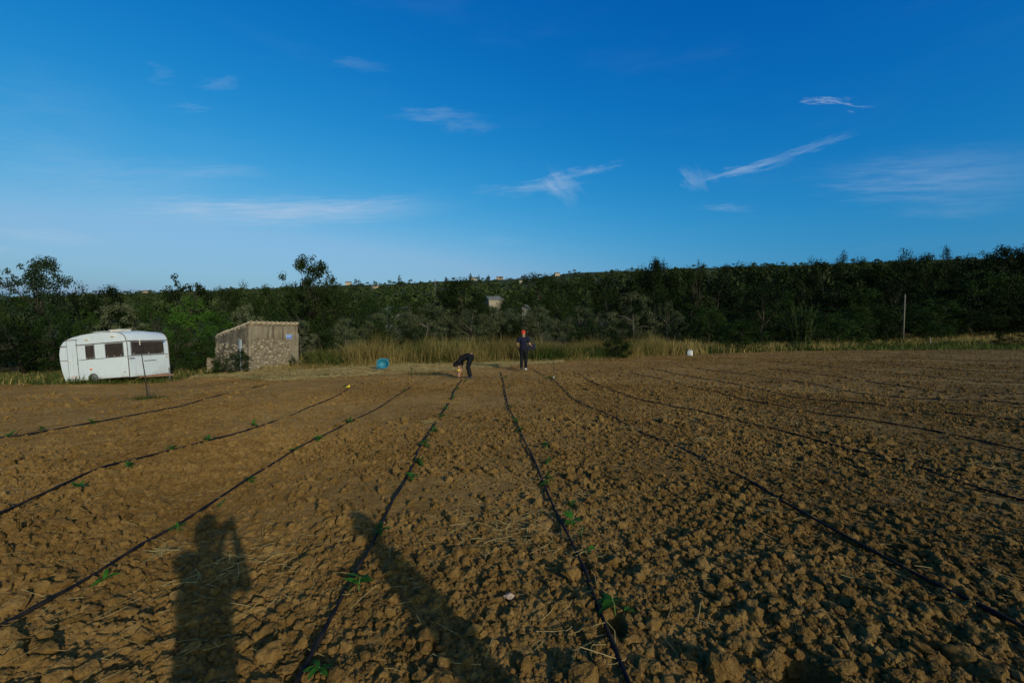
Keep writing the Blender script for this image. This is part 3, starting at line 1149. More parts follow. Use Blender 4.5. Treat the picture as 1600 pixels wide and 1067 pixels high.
for a in ((556, 452, 58, 74), (602, 455, 66, 78), (640, 462, 72, 60), (575, 470, 50, 56), (690, 458, 90, 66), (880, 440, 120, 60), (915, 432, 130, 66), (955, 430, 128, 60), (868, 456, 84, 56), (905, 462, 76, 60),
          (948, 450, 88, 70), (660, 470, 64, 50), (838, 470, 76, 36), (770, 477, 96, 54), (762, 476, 112, 40), (780, 474, 108, 40), (826, 490, 80, 44), (606, 493, 66, 40), (644, 494, 64, 44)):
    tree(['full', 'broad', 'midgreen'][a[0] % 3], *a, 'valley_tree', ML, MG)
tree('broad', 722, 441, 84, 104, 'valley_tree', 'widest dark domed tree left of the grey barn roof')
tree('full', 800, 459, 62, 56, 'valley_tree', 'black-green ilex just right of the grey barn roof')
tree('broad', 842, 427, 150, 74, 'valley_tree', 'dark broad crown touching the skyline above the red capped person')
tree('full', 752, 473, 58, 44, 'valley_tree', 'dense small tree directly below the grey barn roof')
tree('full', 625, 431, 560, 10, 'skyline_tree', 'lone round tree on the far skyline above the pale ruin')
for a in ((556, 436, 560, 9), (562, 437, 560, 8), (748, 430, 600, 6), (763, 430, 600, 7), (735, 428, 610, 6), (820, 430, 580, 10), (900, 425, 500, 14), (880, 428, 500, 10), (697, 433, 590, 6),
          (1160, 418, 400, 26), (1190, 416, 400, 22), (1205, 413, 390, 16), (1175, 417, 410, 18), (990, 424, 400, 12), (975, 425, 420, 12)):
    tree('broad' if a[0] % 2 else 'full', *a, 'skyline_tree', 'small dark tree standing on the ridge of the far hill', 'trees on the far ridge')

# left of the field: behind the caravan and the shed
tree('ash', 63, 407, 26, 112, 'ash_tree', 'tallest blue-green feathery tree at the left, above the caravan rear')
tree('midgreen', 10, 456, 25, 96, 'hedge_tree', 'dark tree at the left edge of the photo under the feathery tree')
tree('full', -70, 452, 26, 120, 'hedge_tree', 'dark tree beyond the left end of the hedge')
tree('full', -170, 446, 27, 130, 'hedge_tree', 'dark tree far out at the left end of the hedge')
tree('lowdark', 30, 505, 21.5, 96, 'shrub', 'dark bramble left of the caravan rear wall', cat='shrub')
tree('lowdark', -70, 500, 21.5, 110, 'shrub', 'dark bramble at the very left of the hedge', cat='shrub')
tree('midgreen', 82, 478, 23, 70, 'hedge_tree', 'dark bush rising straight behind the caravan door')
tree('midgreen', 134, 482, 23.5, 46, 'shrub', 'mid green shrub over the middle of the caravan roof', cat='shrub')
tree('broad', 130, 450, 34, 60, 'hedge_tree', 'dark tree on the left skyline behind the middle of the caravan')
tree('broad', 168, 452, 36, 70, 'hedge_tree', 'dark round tree on the left skyline behind the caravan roof hatches')
tree('midgreen', 212, 458, 38, 64, 'hedge_tree', 'low dark tree on the skyline behind the caravan front')
tree('olive_full', 188, 474, 27, 84, 'olive_tree', 'grey-green olive looking over the caravan roof')
tree('midgreen', 245, 470, 29, 70, 'hedge_tree', 'dark tree behind the caravan front window')
tree('sparse', 293, 424, 34, 84, 'hedge_tree', 'airy open-topped tree between the caravan and the stone shed')
tree('bright', 300, 465, 26.5, 84, 'shrub', 'bright green leafy tree between the caravan and the stone shed', cat='tree')
tree('bright', 340, 482, 26, 70, 'shrub', 'bright green bush leaning over the low roof end of the shed', cat='shrub')
tree('full', 275, 510, 23.5, 70, 'shrub', 'dark bush close to the caravan drawbar', cat='shrub')
tree('low', 318, 528, 22.5, 66, 'shrub', 'brambles grown over the low ruined wall', cat='shrub')
tree('broad', 352, 449, 60, 46, 'hedge_tree', 'first of three dark skyline trees left of the shed roof')
tree('broad', 384, 446, 62, 48, 'hedge_tree', 'middle one of three dark skyline trees above the shed')
tree('broad', 418, 450, 60, 44, 'hedge_tree', 'last of three dark skyline trees, next to the tall dark tree')
tree('olive_full', 384, 474, 29, 70, 'olive_tree', 'grey-green olive directly above the shed roof')
tree('midgreen', 428, 478, 30, 64, 'hedge_tree', 'green tree behind the right corner of the shed roof')
tree('open', 488, 403, 33, 102, 'oak_tree', 'tallest dark tree right of the shed with an open ragged top')
tree('midgreen', 468, 440, 36, 70, 'hedge_tree', 'dark tree filling the left flank of the tall ragged tree')
tree('full', 522, 446, 40, 60, 'hedge_tree', 'dark tree filling the right flank of the tall ragged tree')
tree('olive_full', 470, 500, 27.5, 56, 'shrub', 'greyish shrub right behind the shed sign corner', cat='shrub')
tree('lowdark', 500, 505, 30, 70, 'shrub', 'dark undergrowth at the foot of the tall ragged tree', cat='shrub')
tree('olive_full', 540, 496, 33, 60, 'shrub', 'greyish shrub left of the dry grass band', cat='shrub')
tree('low', 350, 550, 20.9, 46, 'shrub', 'dark bramble between the ruined wall and the shed corner', cat='shrub')
tree('low', 374, 548, 20.2, 44, 'shrub', 'green creeper against the left wall of the shed', cat='shrub')
tree('lowdark', 479, 561, 21.8, 22, 'shrub', 'small black-green bush at the right foot of the shed', cat='shrub')
tree('low', 457, 556, 21.9, 13, 'shrub', 'weed growing up the right edge of the shed front', cat='plant')


def cane_clump():
    rng = np.random.default_rng(8)
    x0, y0 = pos(1250, 44)
    g = gz(x0, y0)
    o = thing('cane_clump', 'tall pale green clump of canes in front of the wood', 'cane', (x0, y0, g))
    bm = bmesh.new()
    cen, nr = [], []
    for i in range(60):
        a, r = rng.uniform(0, 6.28), 0.8 * rng.random() ** 0.5
        b = Vector((r * math.cos(a), r * math.sin(a), -0.05))
        h = rng.uniform(2.2, 4.7)
        out = Vector((math.cos(a), math.sin(a), 0)) * rng.uniform(0.1, 0.9)
        p1, p2 = b + Vector((0, 0, h * 0.55)) + out * 0.3, b + Vector((0, 0, h)) + out
        tube(bm, [b, p1, p2], [0.02, 0.016, 0.006], 4)
        for k in range(26):
            q = rng.uniform(0.25, 1.0)
            c = (b.lerp(p1, q * 2) if q < 0.5 else p1.lerp(p2, q * 2 - 1))
            dd = unit(rng, 1)[0]
            cen.append(np.array(c) + dd * 0.16)
            nr.append(dd + np.array([0, 0, 0.5]))
    bm_obj('canes', bm, mat('cane_stalk', (0.16, 0.16, 0.05), (0.10, 0.11, 0.03), 4, 0.7), o)['kind'] = 'stuff'
    nr = np.array(nr)
    nr /= np.linalg.norm(nr, axis=1, keepdims=True)
    v, f = leaf_quads(np.array(cen), nr, rng, 0.5, 0.16)
    link('leaves', mesh_np('leaves', v, f), M_LEAF_MID, o)['kind'] = 'stuff'


cane_clump()


# ------------------------------------------------------------------ grasses and straw
def blades(name, x, y, h, w, lean, rng, material, kind_='stuff', segs=3):
    n = len(x)
    z = ground_z(x, y) - 0.04
    a = rng.uniform(0, 2 * PI, n)
    la = rng.uniform(0, 2 * PI, n)
    dx, dy = np.cos(a) * w * 0.5, np.sin(a) * w * 0.5
    lx, ly = np.cos(la) * lean * h, np.sin(la) * lean * h
    rows = []
    for k in range(segs + 1):
        q = k / segs
        wd = (1 - q) ** 0.7 if k < segs else 0.03
        cx, cy, cz = x + lx * q * q, y + ly * q * q, z + h * q * (1 - 0.25 * lean * q)
        rows.append(np.stack([cx - dx * wd, cy - dy * wd, cz], -1))
        rows.append(np.stack([cx + dx * wd, cy + dy * wd, cz], -1))
    co = np.stack(rows, 1).reshape(-1, 3)
    base = (np.arange(n) * 2 * (segs + 1))[:, None]
    fs = [np.stack([base[:, 0] + 2 * k, base[:, 0] + 2 * k + 1, base[:, 0] + 2 * k + 3, base[:, 0] + 2 * k + 2], -1) for k in range(segs)]
    f = np.stack(fs, 1).reshape(-1, 4)
    return tag(link(name, mesh_np(name, co, f), material), kind=kind_)


def polar_band(rng, n, px0, px1, d0, d1, power=1.0):
    """points beyond the field's far edge, d0..d1 metres behind it, between two bearings given as photo columns"""
    px = rng.uniform(px0, px1, n)
    az = np.arctan2((px - 800) / F, 1.0)
    r = edge_r(az) + d0 + (d1 - d0) * rng.random(n) ** power
    return r * np.sin(az), r * np.cos(az), px


def grow_grass():
    rng = np.random.default_rng(21)
    # the tall dry band
    x, y, px = polar_band(rng, 36000, 470, 1085, 0.9, 9.0)
    keep = fbm(x * 0.55, y * 0.5, 91, 3) + 0.2 * rng.random(len(x)) > 0.48
    x, y, px = x[keep], y[keep], px[keep]
    env = np.interp(px, [470, 520, 560, 820, 900, 1010, 1050, 1090], [0.7, 1.15, 1.4, 1.4, 1.1, 1.6, 1.1, 0.7])
    h = env * rng.uniform(0.45, 1.15, len(x)) * (0.45 + 1.1 * fbm(x * 0.9, y * 0.6, 92, 3))
    dry = fbm(x * 0.35, y * 0.6, 93, 3) + 0.3 * (rng.random(len(x)) - 0.5) > 0.47
    blades('dry_grass', x[dry], y[dry], h[dry], 0.024, rng.uniform(0.08, 1.0, dry.sum()) ** 1.2, rng, M_DRY)
    g = ~dry
    blades('green_grass', x[g], y[g], h[g] * 0.85, 0.032, rng.uniform(0.05, 0.8, g.sum()), rng, M_GREENGRASS)
    # flattened dry grass in front of it
    x, y, px = polar_band(rng, 5000, 470, 1100, 0.0, 2.2)
    blades('dry_grass', x, y, rng.uniform(0.06, 0.35, len(x)), 0.025, rng.uniform(0.3, 1.2, len(x)), rng, M_DRY)
    # shorter mixed grass on the right
    x, y, px = polar_band(rng, 13000, 1050, 1700, 0.0, 9.0)
    dry = fbm(x * 0.3, y * 0.5, 95, 3) + 0.4 * (rng.random(len(x)) - 0.5) > np.interp(px, [1050, 1200, 1300, 1700], [0.40, 0.52, 0.54, 0.5])
    h = rng.uniform(0.25, 0.8, len(x)) * np.interp(px, [1050, 1150, 1700], [1.5, 1.1, 1.0]) * (0.5 + fbm(x * 0.6, y * 0.6, 96, 2))
    blades('dry_grass', x[dry], y[dry], h[dry] * 1.2, 0.05, rng.uniform(0.1, 0.6, dry.sum()), rng, M_DRY)
    blades('green_grass', x[~dry], y[~dry], h[~dry], 0.06, rng.uniform(0.1, 0.6, (~dry).sum()), rng, M_GREENGRASS)
    # far strip in front of the wood
    n = 9000
    px = rng.uniform(1180, 1720, n)
    yy = rng.uniform(42, 64, n)
    xx = (px - 800) / F * yy
    dry = (yy > np.interp(px, [1200, 1720], [50, 56])) & (rng.random(n) < 0.75)
    hh = rng.uniform(0.3, 0.85, n)
    blades('dry_grass', xx[dry], yy[dry], hh[dry], 0.07, rng.uniform(0.1, 0.6, dry.sum()), rng, M_DRY)
    blades('green_grass', xx[~dry], yy[~dry], hh[~dry] * 0.7, 0.09, rng.uniform(0.1, 0.7, (~dry).sum()), rng, M_GREENGRASS)
    # weedy verge on the left, round the caravan and the shed
    x, y, px = polar_band(rng, 9000, -260, 400, 0.0, 5.0, 1.2)
    h = rng.uniform(0.10, 0.42, len(x)) * (0.5 + fbm(x * 0.8, y * 0.8, 97, 2))
    dry = rng.random(len(x)) < np.interp(px, [-260, 60, 110, 250, 300, 400], [0.3, 0.3, 0.1, 0.12, 0.4, 0.4])
    blades('dry_grass', x[dry], y[dry], h[dry], 0.022, rng.uniform(0.2, 0.9, dry.sum()), rng, M_DRY)
    blades('green_grass', x[~dry], y[~dry], h[~dry], 0.026, rng.uniform(0.1, 0.7, (~dry).sum()), rng, M_GREENGRASS)
    x, y, px = polar_band(rng, 3500, 330, 520, 0.0, 4.0, 1.2)
    blades('dry_grass', x, y, rng.uniform(0.08, 0.4, len(x)), 0.022, rng.uniform(0.2, 1.0, len(x)), rng, M_DRY)
    # a few tall weeds on the soil in front of the shed
    n = 700
    c = [G(450, 590), G(400, 592), G(505, 588), G(660, 585)]
    k = rng.integers(0, len(c), n)
    x = np.array([c[i][0] for i in k]) + rng.normal(0, 0.35, n)
    y = np.array([c[i][1] for i in k]) + rng.normal(0, 0.22, n)
    blades('green_grass', x, y, rng.uniform(0.05, 0.2, n) + 0.04, 0.015, rng.uniform(0.2, 0.9, n), rng, M_GREENGRASS)


grow_grass()


def lay_straw():
    rng = np.random.default_rng(33)
    xs, ys, ls, ws = [], [], [], []
    # loose stalks all over the tilled soil, in drifts
    n = 10000
    az = rng.uniform(R(-54), R(54), n)
    r = np.sqrt(rng.uniform(1.7 ** 2, 17.0 ** 2, n))
    x, y = r * np.sin(az), r * np.cos(az)
    k = (fbm(x * 0.9, y * 0.9, 55, 3) + 0.3 * rng.random(n) > 0.67) | (rng.random(n) < 0.05)
    k &= r < edge_r(az)
    xs.append(x[k]); ys.append(y[k]); ls.append(rng.uniform(0.03, 0.16, k.sum())); ws.append(np.full(k.sum(), 0.0032))
    # a few more near the camera
    n = 150
    az = rng.uniform(R(-52), R(52), n)
    r = np.sqrt(rng.uniform(1.9 ** 2, 6.0 ** 2, n))
    xs.append(r * np.sin(az)); ys.append(r * np.cos(az)); ls.append(rng.uniform(0.05, 0.26, n)); ws.append(np.full(n, 0.0036))
    # drifts seen in the photograph
    for (px, py, cnt, sp) in ((668, 662, 60, 0.06), (985, 672, 40, 0.10), (1095, 690, 22, 0.08), (1215, 722, 24, 0.1), (1460, 716, 14, 0.12), (790, 835, 70, 0.22), (850, 830, 40, 0.2), (925, 1000, 16, 0.12),
                              (900, 870, 30, 0.12), (260, 865, 20, 0.05), (1540, 732, 20, 0.12), (420, 655, 25, 0.2), (590, 590, 60, 0.5), (360, 880, 24, 0.12), (300, 910, 18, 0.1), (440, 890, 14, 0.1)):
        cx, cy = G(px, py)
        xs.append(cx + rng.normal(0, sp, cnt)); ys.append(cy + rng.normal(0, sp, cnt)); ls.append(rng.uniform(0.05, 0.2, cnt)); ws.append(np.full(cnt, 0.0045))
    # the straw-strewn headland in front of the shed and the dry grass
    n = 16000
    px = rng.uniform(300, 880, n)
    az = np.arctan2((px - 800) / F, 1.0)
    r = edge_r(az) + rng.uniform(-4.6, 1.2, n) * np.interp(px, [300, 430, 640, 760, 880], [0.3, 1, 1, 0.7, 0.3])
    x, y = r * np.sin(az), r * np.cos(az)
    k = fbm(x * 0.6, y * 0.9, 56, 3) + 0.35 * rng.random(n) > 0.55
    xs.append(x[k]); ys.append(y[k]); ls.append(rng.uniform(0.08, 0.38, k.sum())); ws.append(np.full(k.sum(), 0.011))
    x, y, L, W = map(np.concatenate, (xs, ys, ls, ws))
    n = len(x)
    z = ground_z(x, y) + micro(x, y, np.hypot(x, y) * 0.006) + rng.uniform(0.008, 0.045, n)
    a = rng.uniform(0, 2 * PI, n)
    tilt = rng.normal(0, 0.16, n)
    d = np.stack([np.cos(a) * np.cos(tilt), np.sin(a) * np.cos(tilt), np.sin(tilt)], -1)
    s = np.stack([-np.sin(a), np.cos(a), 0 * a], -1)
    up = np.cross(d, s)
    bend = rng.normal(0, 0.08, n)[:, None]
    c = np.stack([x, y, z], -1)
    L = L[:, None]
    W = W[:, None]
    pts = []
    for q in (-0.5, 0.0, 0.5):
        m = c + d * L * q + s * L * bend * (4 * q * q)
        pts += [m - s * W * 0.5, m + up * W * 0.6, m + s * W * 0.5]
    co = np.stack(pts, 1).reshape(-1, 3)
    b = np.arange(n)[:, None] * 9
    quads = []
    for k0 in (0, 3):
        for e in (0, 1):
            quads.append(np.stack([b[:, 0] + k0 + e, b[:, 0] + k0 + e + 1, b[:, 0] + k0 + e + 4, b[:, 0] + k0 + e + 3], -1))
    f = np.stack(quads, 1).reshape(-1, 4)
    tag(link('straw', mesh_np('straw', co, f), M_STRAW), kind='stuff')


lay_straw()

# ------------------------------------------------------------------ far buildings
M_PLASTER = mat('pale_plaster', (0.42, 0.33, 0.21), (0.33, 0.26, 0.165), 0.6, 0.9, 0.05)
M_PLASTER_W = mat('whitewash', (0.34, 0.30, 0.23), (0.18, 0.16, 0.115), 0.5, 0.9, 0.05)
M_ROOF = mat('terracotta', (0.17, 0.10, 0.06), (0.12, 0.075, 0.045), 1.0, 0.9, 0.1)
M_ROOF_GREY = mat('fibre_cement', (0.15, 0.145, 0.13), (0.09, 0.088, 0.08), 0.5, 0.9, 0.05)
M_OPENING = mat('dark_opening', (0.02, 0.02, 0.02), (0.03, 0.028, 0.025), 1, 0.6, 0.3)


def house(px, depth, top, wpx, hpx, label, name='farmhouse', wall=None, roof=None, gable=0.55, rot=0.0, windows=3, depthm=None, cat='house'):
    """a gabled house whose ridge reaches row top; wpx, hpx its size in photo pixels"""
    far, hit = depth > 300, False
    if far:      # stand it where its foot meets the hillside, or else on the ridge
        for yy in np.arange(150, 860, 4.0):
            if gz(*pos(px, yy)) >= H + (HOR - top - hpx) / F * yy:
                hit = True
                break
        depth = float(yy)
    x, y = pos(px, depth)
    w, ztop = wpx / F * depth, H + (HOR - top) / F * depth
    g = ztop - hpx / F * depth if hit else gz(x, y)
    if far and not hit:
        ztop = g + hpx / F * depth
    hh = ztop - g
    dp = depthm or w * 0.7
    o = thing(name, label, cat, (x, y, g), (0, 0, rot))
    ew = hh - gable * min(w, dp) * 0.5
    bm = bmesh.new()
    vs_ = [(-w / 2, -dp / 2), (w / 2, -dp / 2), (w / 2, dp / 2), (-w / 2, dp / 2)]
    lo = [bm.verts.new((a, b, -3.0)) for a, b in vs_]
    hi = [bm.verts.new((a, b, ew)) for a, b in vs_]
    for k in range(4):
        bm.faces.new((lo[k], lo[(k + 1) % 4], hi[(k + 1) % 4], hi[k]))
    r0, r1 = bm.verts.new((-w / 2, 0, hh)), bm.verts.new((w / 2, 0, hh))
    bm.faces.new((hi[3], hi[0], r0))
    bm.faces.new((hi[1], hi[2], r1))
    bm.faces.new(lo)
    bm_obj('wall', bm, wall or M_PLASTER, o)
    bm = bmesh.new()
    ov, th = 0.25, 0.18
    for sgn in (-1, 1):
        sl = (hh - ew) / (dp / 2)
        e = (0, sgn * (dp / 2 + ov), ew - ov * sl)
        A = [(-w / 2 - ov, 0, hh + 0.03), (w / 2 + ov, 0, hh + 0.03), (w / 2 + ov, e[1], e[2] + 0.03), (-w / 2 - ov, e[1], e[2] + 0.03)]
        bt = [bm.verts.new(p) for p in A]
        tp = [bm.verts.new((p[0], p[1], p[2] + th)) for p in A]
        for k in range(4):
            bm.faces.new((bt[k], bt[(k + 1) % 4], tp[(k + 1) % 4], tp[k]))
        bm.faces.new(bt)
        bm.faces.new(tp)
    bm_obj('roof', bm, roof or M_ROOF, o)
    for k in range(windows):
        xw = (k + 0.5) / windows * w - w / 2
        box_obj('window', (xw, -dp / 2, ew * 0.62), (min(1.1, w * 0.1), 0.08, min(1.4, ew * 0.28)), M_OPENING, o)
    return o


house(545, 640, 436.0, 9, 6, 'cream farmhouse on the ridge beside two dark trees, left end of the far hill', rot=0.2)
house(587, 500, 446.5, 9, 5, 'pale cottage on the slope below the ridge, above the turquoise tub', rot=-0.3, windows=2)
house(739, 640, 429.0, 11, 6, 'white farmhouse with a red roof on the ridge above the grey barn roof', wall=M_PLASTER_W, rot=0.15)
house(781, 650, 429.0, 10, 5, 'ochre farmhouse on the ridge right of the white one', rot=-0.1)
house(814, 430, 438.0, 5, 5, 'tiny white hut on the slope below the ridge', 'field_hut', wall=M_PLASTER_W, windows=1, cat='hut')
house(870, 640, 426.5, 8, 5, 'yellow farmhouse on the ridge above the red capped person', rot=0.25)
house(230, 520, 452.0, 9, 4, 'orange-roofed cottage on the far hill behind the caravan front', windows=2)
house(770, 130, 464.0, 23, 14, 'grey-roofed stone barn among the dark trees in the valley', 'barn', wall=mat('barn_stone', (0.28, 0.23, 0.155), (0.19, 0.155, 0.10), 0.8, 0.9), roof=M_ROOF_GREY, gable=0.5, rot=0.5, windows=2, depthm=3.6, cat='barn')
house(822, 100, 478.0, 12, 14, 'pale gable end half hidden behind the ilex', 'outbuilding', wall=M_PLASTER_W, roof=M_ROOF_GREY, gable=0.8, rot=1.15, windows=1, cat='shed')
house(624, 78, 481.0, 34, 16, 'pale ruined outbuilding behind the olives, half hidden by dark trees', 'outbuilding', wall=M_PLASTER_W, roof=M_ROOF_GREY, gable=0.3, rot=-0.2, windows=3, cat='ruin')

M_POLE = mat('weathered_pole', (0.17, 0.145, 0.10), (0.10, 0.085, 0.06), 3, 0.9, 0.05)
x, y = pos(1411, 54)
g = gz(x, y)
o = thing('telegraph_pole', 'pale wooden telegraph pole standing in front of the wood', 'pole', (x, y, g), (R(0.6), R(1.0), 0))
tube_obj('post', [(0, 0, -0.3), (0, 0, H + 60 / F * 54 - g)], [0.085, 0.065], M_POLE, o, 8)
tube_obj('insulator', [(-0.16, 0, H + 56 / F * 54 - g), (0.16, 0, H + 56 / F * 54 - g)], 0.03, M_BARK, o, 6)
x, y = pos(1454, 50)
g = gz(x, y)
tag(tube_obj('marker_post', [(x, y, g - 0.1), (x, y, g + 0.95)], [0.06, 0.05], M_PLASTER_W, None, 6), 'short white marker post in the grass right of the telegraph pole', 'post')
x, y = pos(680, 88)
g = gz(x, y)
o = thing('aerial_mast', 'thin mast rising above the olives left of the grey barn roof', 'mast', (x, y, g))
tube_obj('pole', [(0, 0, 0), (0, 0, H + 84 / F * 88 - g)], 0.06, M_POLE, o, 6)
tube_obj('crossbar', [(-0.35, 0, H + 80 / F * 88 - g), (0.35, 0, H + 80 / F * 88 - g)], 0.035, M_POLE, o, 5)

# ------------------------------------------------------------------ caravan
def paint_mat():
    m = bpy.data.materials.new('caravan_paint')
    m.use_nodes = True
    t = NT(m.node_tree)
    p = t.n['Principled BSDF']
    tc = t.add('ShaderNodeTexCoord').outputs['Object']
    mp = t.add('ShaderNodeMapping')
    mp.inputs['Scale'].default_value = (9, 9, 1.1)
    t.l.new(tc, mp.inputs[0])
    streak = t.noise(mp.outputs[0], 1.6, 6, 0.6)
    blot = t.noise(tc, 2.2, 6, 0.65)
    c = t.mix(t.smooth(streak, 0.5, 0.85), (0.52, 0.545, 0.52), (0.38, 0.39, 0.33))
    c = t.mix(t.math('MULTIPLY', t.smooth(blot, 0.58, 0.75), 0.35), c, (0.29, 0.30, 0.26))
    sep = t.add('ShaderNodeSeparateXYZ')
    t.l.new(tc, sep.inputs[0])
    low = t.math('MULTIPLY', t.smooth(sep.outputs[2], 0.22, -0.02), t.smooth(blot, 0.35, 0.6))
    c = t.mix(t.math('MULTIPLY', low, 0.5), c, (0.30, 0.27, 0.17))
    t.l.new(c, p.inputs['Base Color'])
    p.inputs['Roughness'].default_value = 0.5
    p.inputs['Specular IOR Level'].default_value = 0.3
    # fine horizontal ribs of the sheet metal
    wv = t.add('ShaderNodeTexWave', wave_type='BANDS', bands_direction='Z')
    wv.inputs['Scale'].default_value = 5.5
    wv.inputs['Distortion'].default_value = 0.6
    t.l.new(tc, wv.inputs['Vector'])
    b = t.add('ShaderNodeBump')
    b.inputs['Strength'].default_value = 0.25
    b.inputs['Distance'].default_value = 0.004
    t.l.new(wv.outputs['Fac'], b.inputs['Height'])
    t.l.new(b.outputs[0], p.inputs['Normal'])
    return m


M_PAINT = paint_mat()
M_TRIM = mat('brown_trim', (0.13, 0.085, 0.06), (0.07, 0.05, 0.04), 8, 0.6, 0.3)
M_TRIM_GREY = mat('grey_trim', (0.16, 0.16, 0.15), (0.10, 0.10, 0.095), 8, 0.6, 0.3)
M_PANE = mat('brown_curtained_glass', (0.050, 0.036, 0.025), (0.028, 0.021, 0.016), 5, 0.3, 0.25)
M_RUBBER = mat('tyre_rubber', (0.02, 0.02, 0.019), (0.035, 0.033, 0.028), 12, 0.9, 0.2)
M_RIM = mat('dusty_steel_rim', (0.15, 0.155, 0.14), (0.09, 0.09, 0.08), 6, 0.6, 0.3)
M_CREAM = mat('cream_plastic', (0.66, 0.60, 0.47), (0.55, 0.49, 0.37), 6, 0.6, 0.3)
M_ORANGE = mat('orange_lens', (0.75, 0.20, 0.03), (0.60, 0.14, 0.02), 10, 0.35, 0.5)
M_RUST = mat('rusty_steel', (0.26, 0.12, 0.06), (0.16, 0.10, 0.07), 10, 0.85, 0.2)
M_BLUE = mat('blue_sticker', (0.05, 0.22, 0.55), (0.04, 0.18, 0.48), 10, 0.6, 0.3)
M_KICK = mat('faded_pink_panel', (0.58, 0.47, 0.40), (0.50, 0.42, 0.37), 6, 0.6, 0.3)


def build_caravan():
    L, W = 2.86, 1.80
    psi, pitch = R(6.0), R(4.6)
    corner = Vector((*pos(201.5, 17.0), H - (589 - HOR) / F * 17.0))
    rot = Euler((0, -pitch, -psi))
    org = corner - rot.to_matrix() @ Vector((L, 0, 0))
    o = thing('caravan', 'old white caravan tilted nose-up beside the field, with brown curtained windows', 'caravan', org, rot)
    prof = [(0.16, 0.0), (1.12, 0.0)]
    for k in range(9):      # wheel arch
        a = PI - PI * k / 8
        prof.append((1.36 + 0.24 * math.cos(a), 0.02 + 0.24 * math.sin(a)))
    prof += [(1.60, 0.0), (L, 0.0), (L, 0.80), (L, 1.20), (L - 0.010, 1.34), (L - 0.045, 1.47), (L - 0.115, 1.58), (L - 0.23, 1.66), (L - 0.45, 1.715), (1.9, 1.745), (1.5, 1.745),
             (1.0, 1.71), (0.6, 1.645), (0.35, 1.575), (0.19, 1.49), (0.08, 1.37), (0.02, 1.22), (0.0, 1.05), (0.01, 0.75), (0.06, 0.4)]
    bm = bmesh.new()
    fa, fb = prism(bm, prof, 0, W)
    bmesh.ops.bevel(bm, geom=list(fa.edges) + list(fb.edges), offset=0.035, segments=3, affect='EDGES', profile=0.55, clamp_overlap=True)
    # arch the roof a little across its width
    bmesh.ops.bisect_plane(bm, geom=bm.verts[:] + bm.edges[:] + bm.faces[:], plane_co=(0, W / 2, 0), plane_no=(0, 1, 0))
    for v in bm.verts:
        if v.co.z > 1.45:
            v.co.z += 0.055 * (1 - ((v.co.y - W / 2) / (W / 2)) ** 2) * min(1, (v.co.z - 1.45) / 0.2)
    body = bm_obj('body', bm, M_PAINT, o)
    for p in body.data.polygons:
        p.use_smooth = True
    body.data.set_sharp_from_angle(angle=R(28))
    y0 = -0.006
    # door
    d = box_obj('door', (0.565, y0, 0.80), (0.40, 0.018, 1.48), M_PAINT, o, bevel=0.006)
    for c, s in (((0.362, y0 - 0.004, 0.80), (0.014, 0.014, 1.52)), ((0.768, y0 - 0.004, 0.80), (0.014, 0.014, 1.52)), ((0.565, y0 - 0.006, 1.556), (0.50, 0.022, 0.022)), ((0.565, y0 - 0.004, 0.052), (0.41, 0.014, 0.014))):
        box_obj('door_seal', c, s, M_TRIM_GREY if s[0] < 0.3 else M_TRIM, d)
    box_obj('handle', (0.44, y0 - 0.022, 0.77), (0.085, 0.03, 0.055), M_CREAM, d, bevel=0.008)
    box_obj('kick_plate', (0.575, y0 - 0.011, 0.155), (0.27, 0.006, 0.13), M_KICK, d)
    box_obj('hinge', (0.775, y0 - 0.018, 1.36), (0.03, 0.02, 0.06), M_TRIM_GREY, d)
    box_obj('hinge', (0.775, y0 - 0.018, 0.66), (0.03, 0.02, 0.06), M_TRIM_GREY, d)

    def side_window(x0, x1, z0, z1):
        f = box_obj('window', ((x0 + x1) / 2, -0.010, (z0 + z1) / 2), (x1 - x0 + 0.05, 0.016, z1 - z0 + 0.05), M_TRIM_GREY, o, bevel=0.006)
        box_obj('pane', ((x0 + x1) / 2, -0.021, (z0 + z1) / 2), (x1 - x0, 0.010, z1 - z0), M_PANE, f, bevel=0.004)
        for q in (0.12, 0.5, 0.88):
            box_obj('catch', (x0 + (x1 - x0) * q, -0.03, z0 + 0.035), (0.022, 0.012, 0.022), M_CREAM, f)
    side_window(1.15, 1.49, 0.80, 1.29)
    side_window(1.98, 2.70, 0.80, 1.29)
    # belt lines
    for x0, x1, z in ((0.03, 0.35, 0.80), (0.78, 1.11, 0.775), (1.53, 1.94, 0.775), (2.74, 2.84, 0.775), (0.03, 0.35, 1.335), (0.78, 2.84, 1.345)):
        box_obj('belt_trim', ((x0 + x1) / 2, -0.004, z), (x1 - x0, 0.014, 0.022 if z < 1 else 0.032), M_TRIM_GREY if z < 1 else M_TRIM, o)
    box_obj('skirt_trim', ((1.62 + L - 0.02) / 2, -0.005, 0.012), (L - 1.66, 0.014, 0.024), M_TRIM, o)
    # seam up the front corner and back along the roof edge
    seam = [(L + 0.002, 0.006, 0.0), (L + 0.002, 0.006, 0.8), (L + 0.002, 0.006, 1.20), (L - 0.008, 0.006, 1.35), (L - 0.041, 0.006, 1.477), (L - 0.111, 0.006, 1.588), (L - 0.228, 0.007, 1.67),
            (L - 0.45, 0.008, 1.725), (1.9, 0.008, 1.757), (1.5, 0.008, 1.757), (1.0, 0.008, 1.722), (0.6, 0.008, 1.657), (0.35, 0.008, 1.587), (0.19, 0.008, 1.50), (0.08, 0.008, 1.38)]
    tube_obj('corner_seam', seam[:7], 0.013, M_TRIM, o, 6)
    tube_obj('roof_seam', seam[6:], 0.010, M_TRIM_GREY, o, 6)
    tube_obj('corner_seam', [(a, W - b, c) for a, b, c in seam[:7]], 0.013, M_TRIM, o, 6)
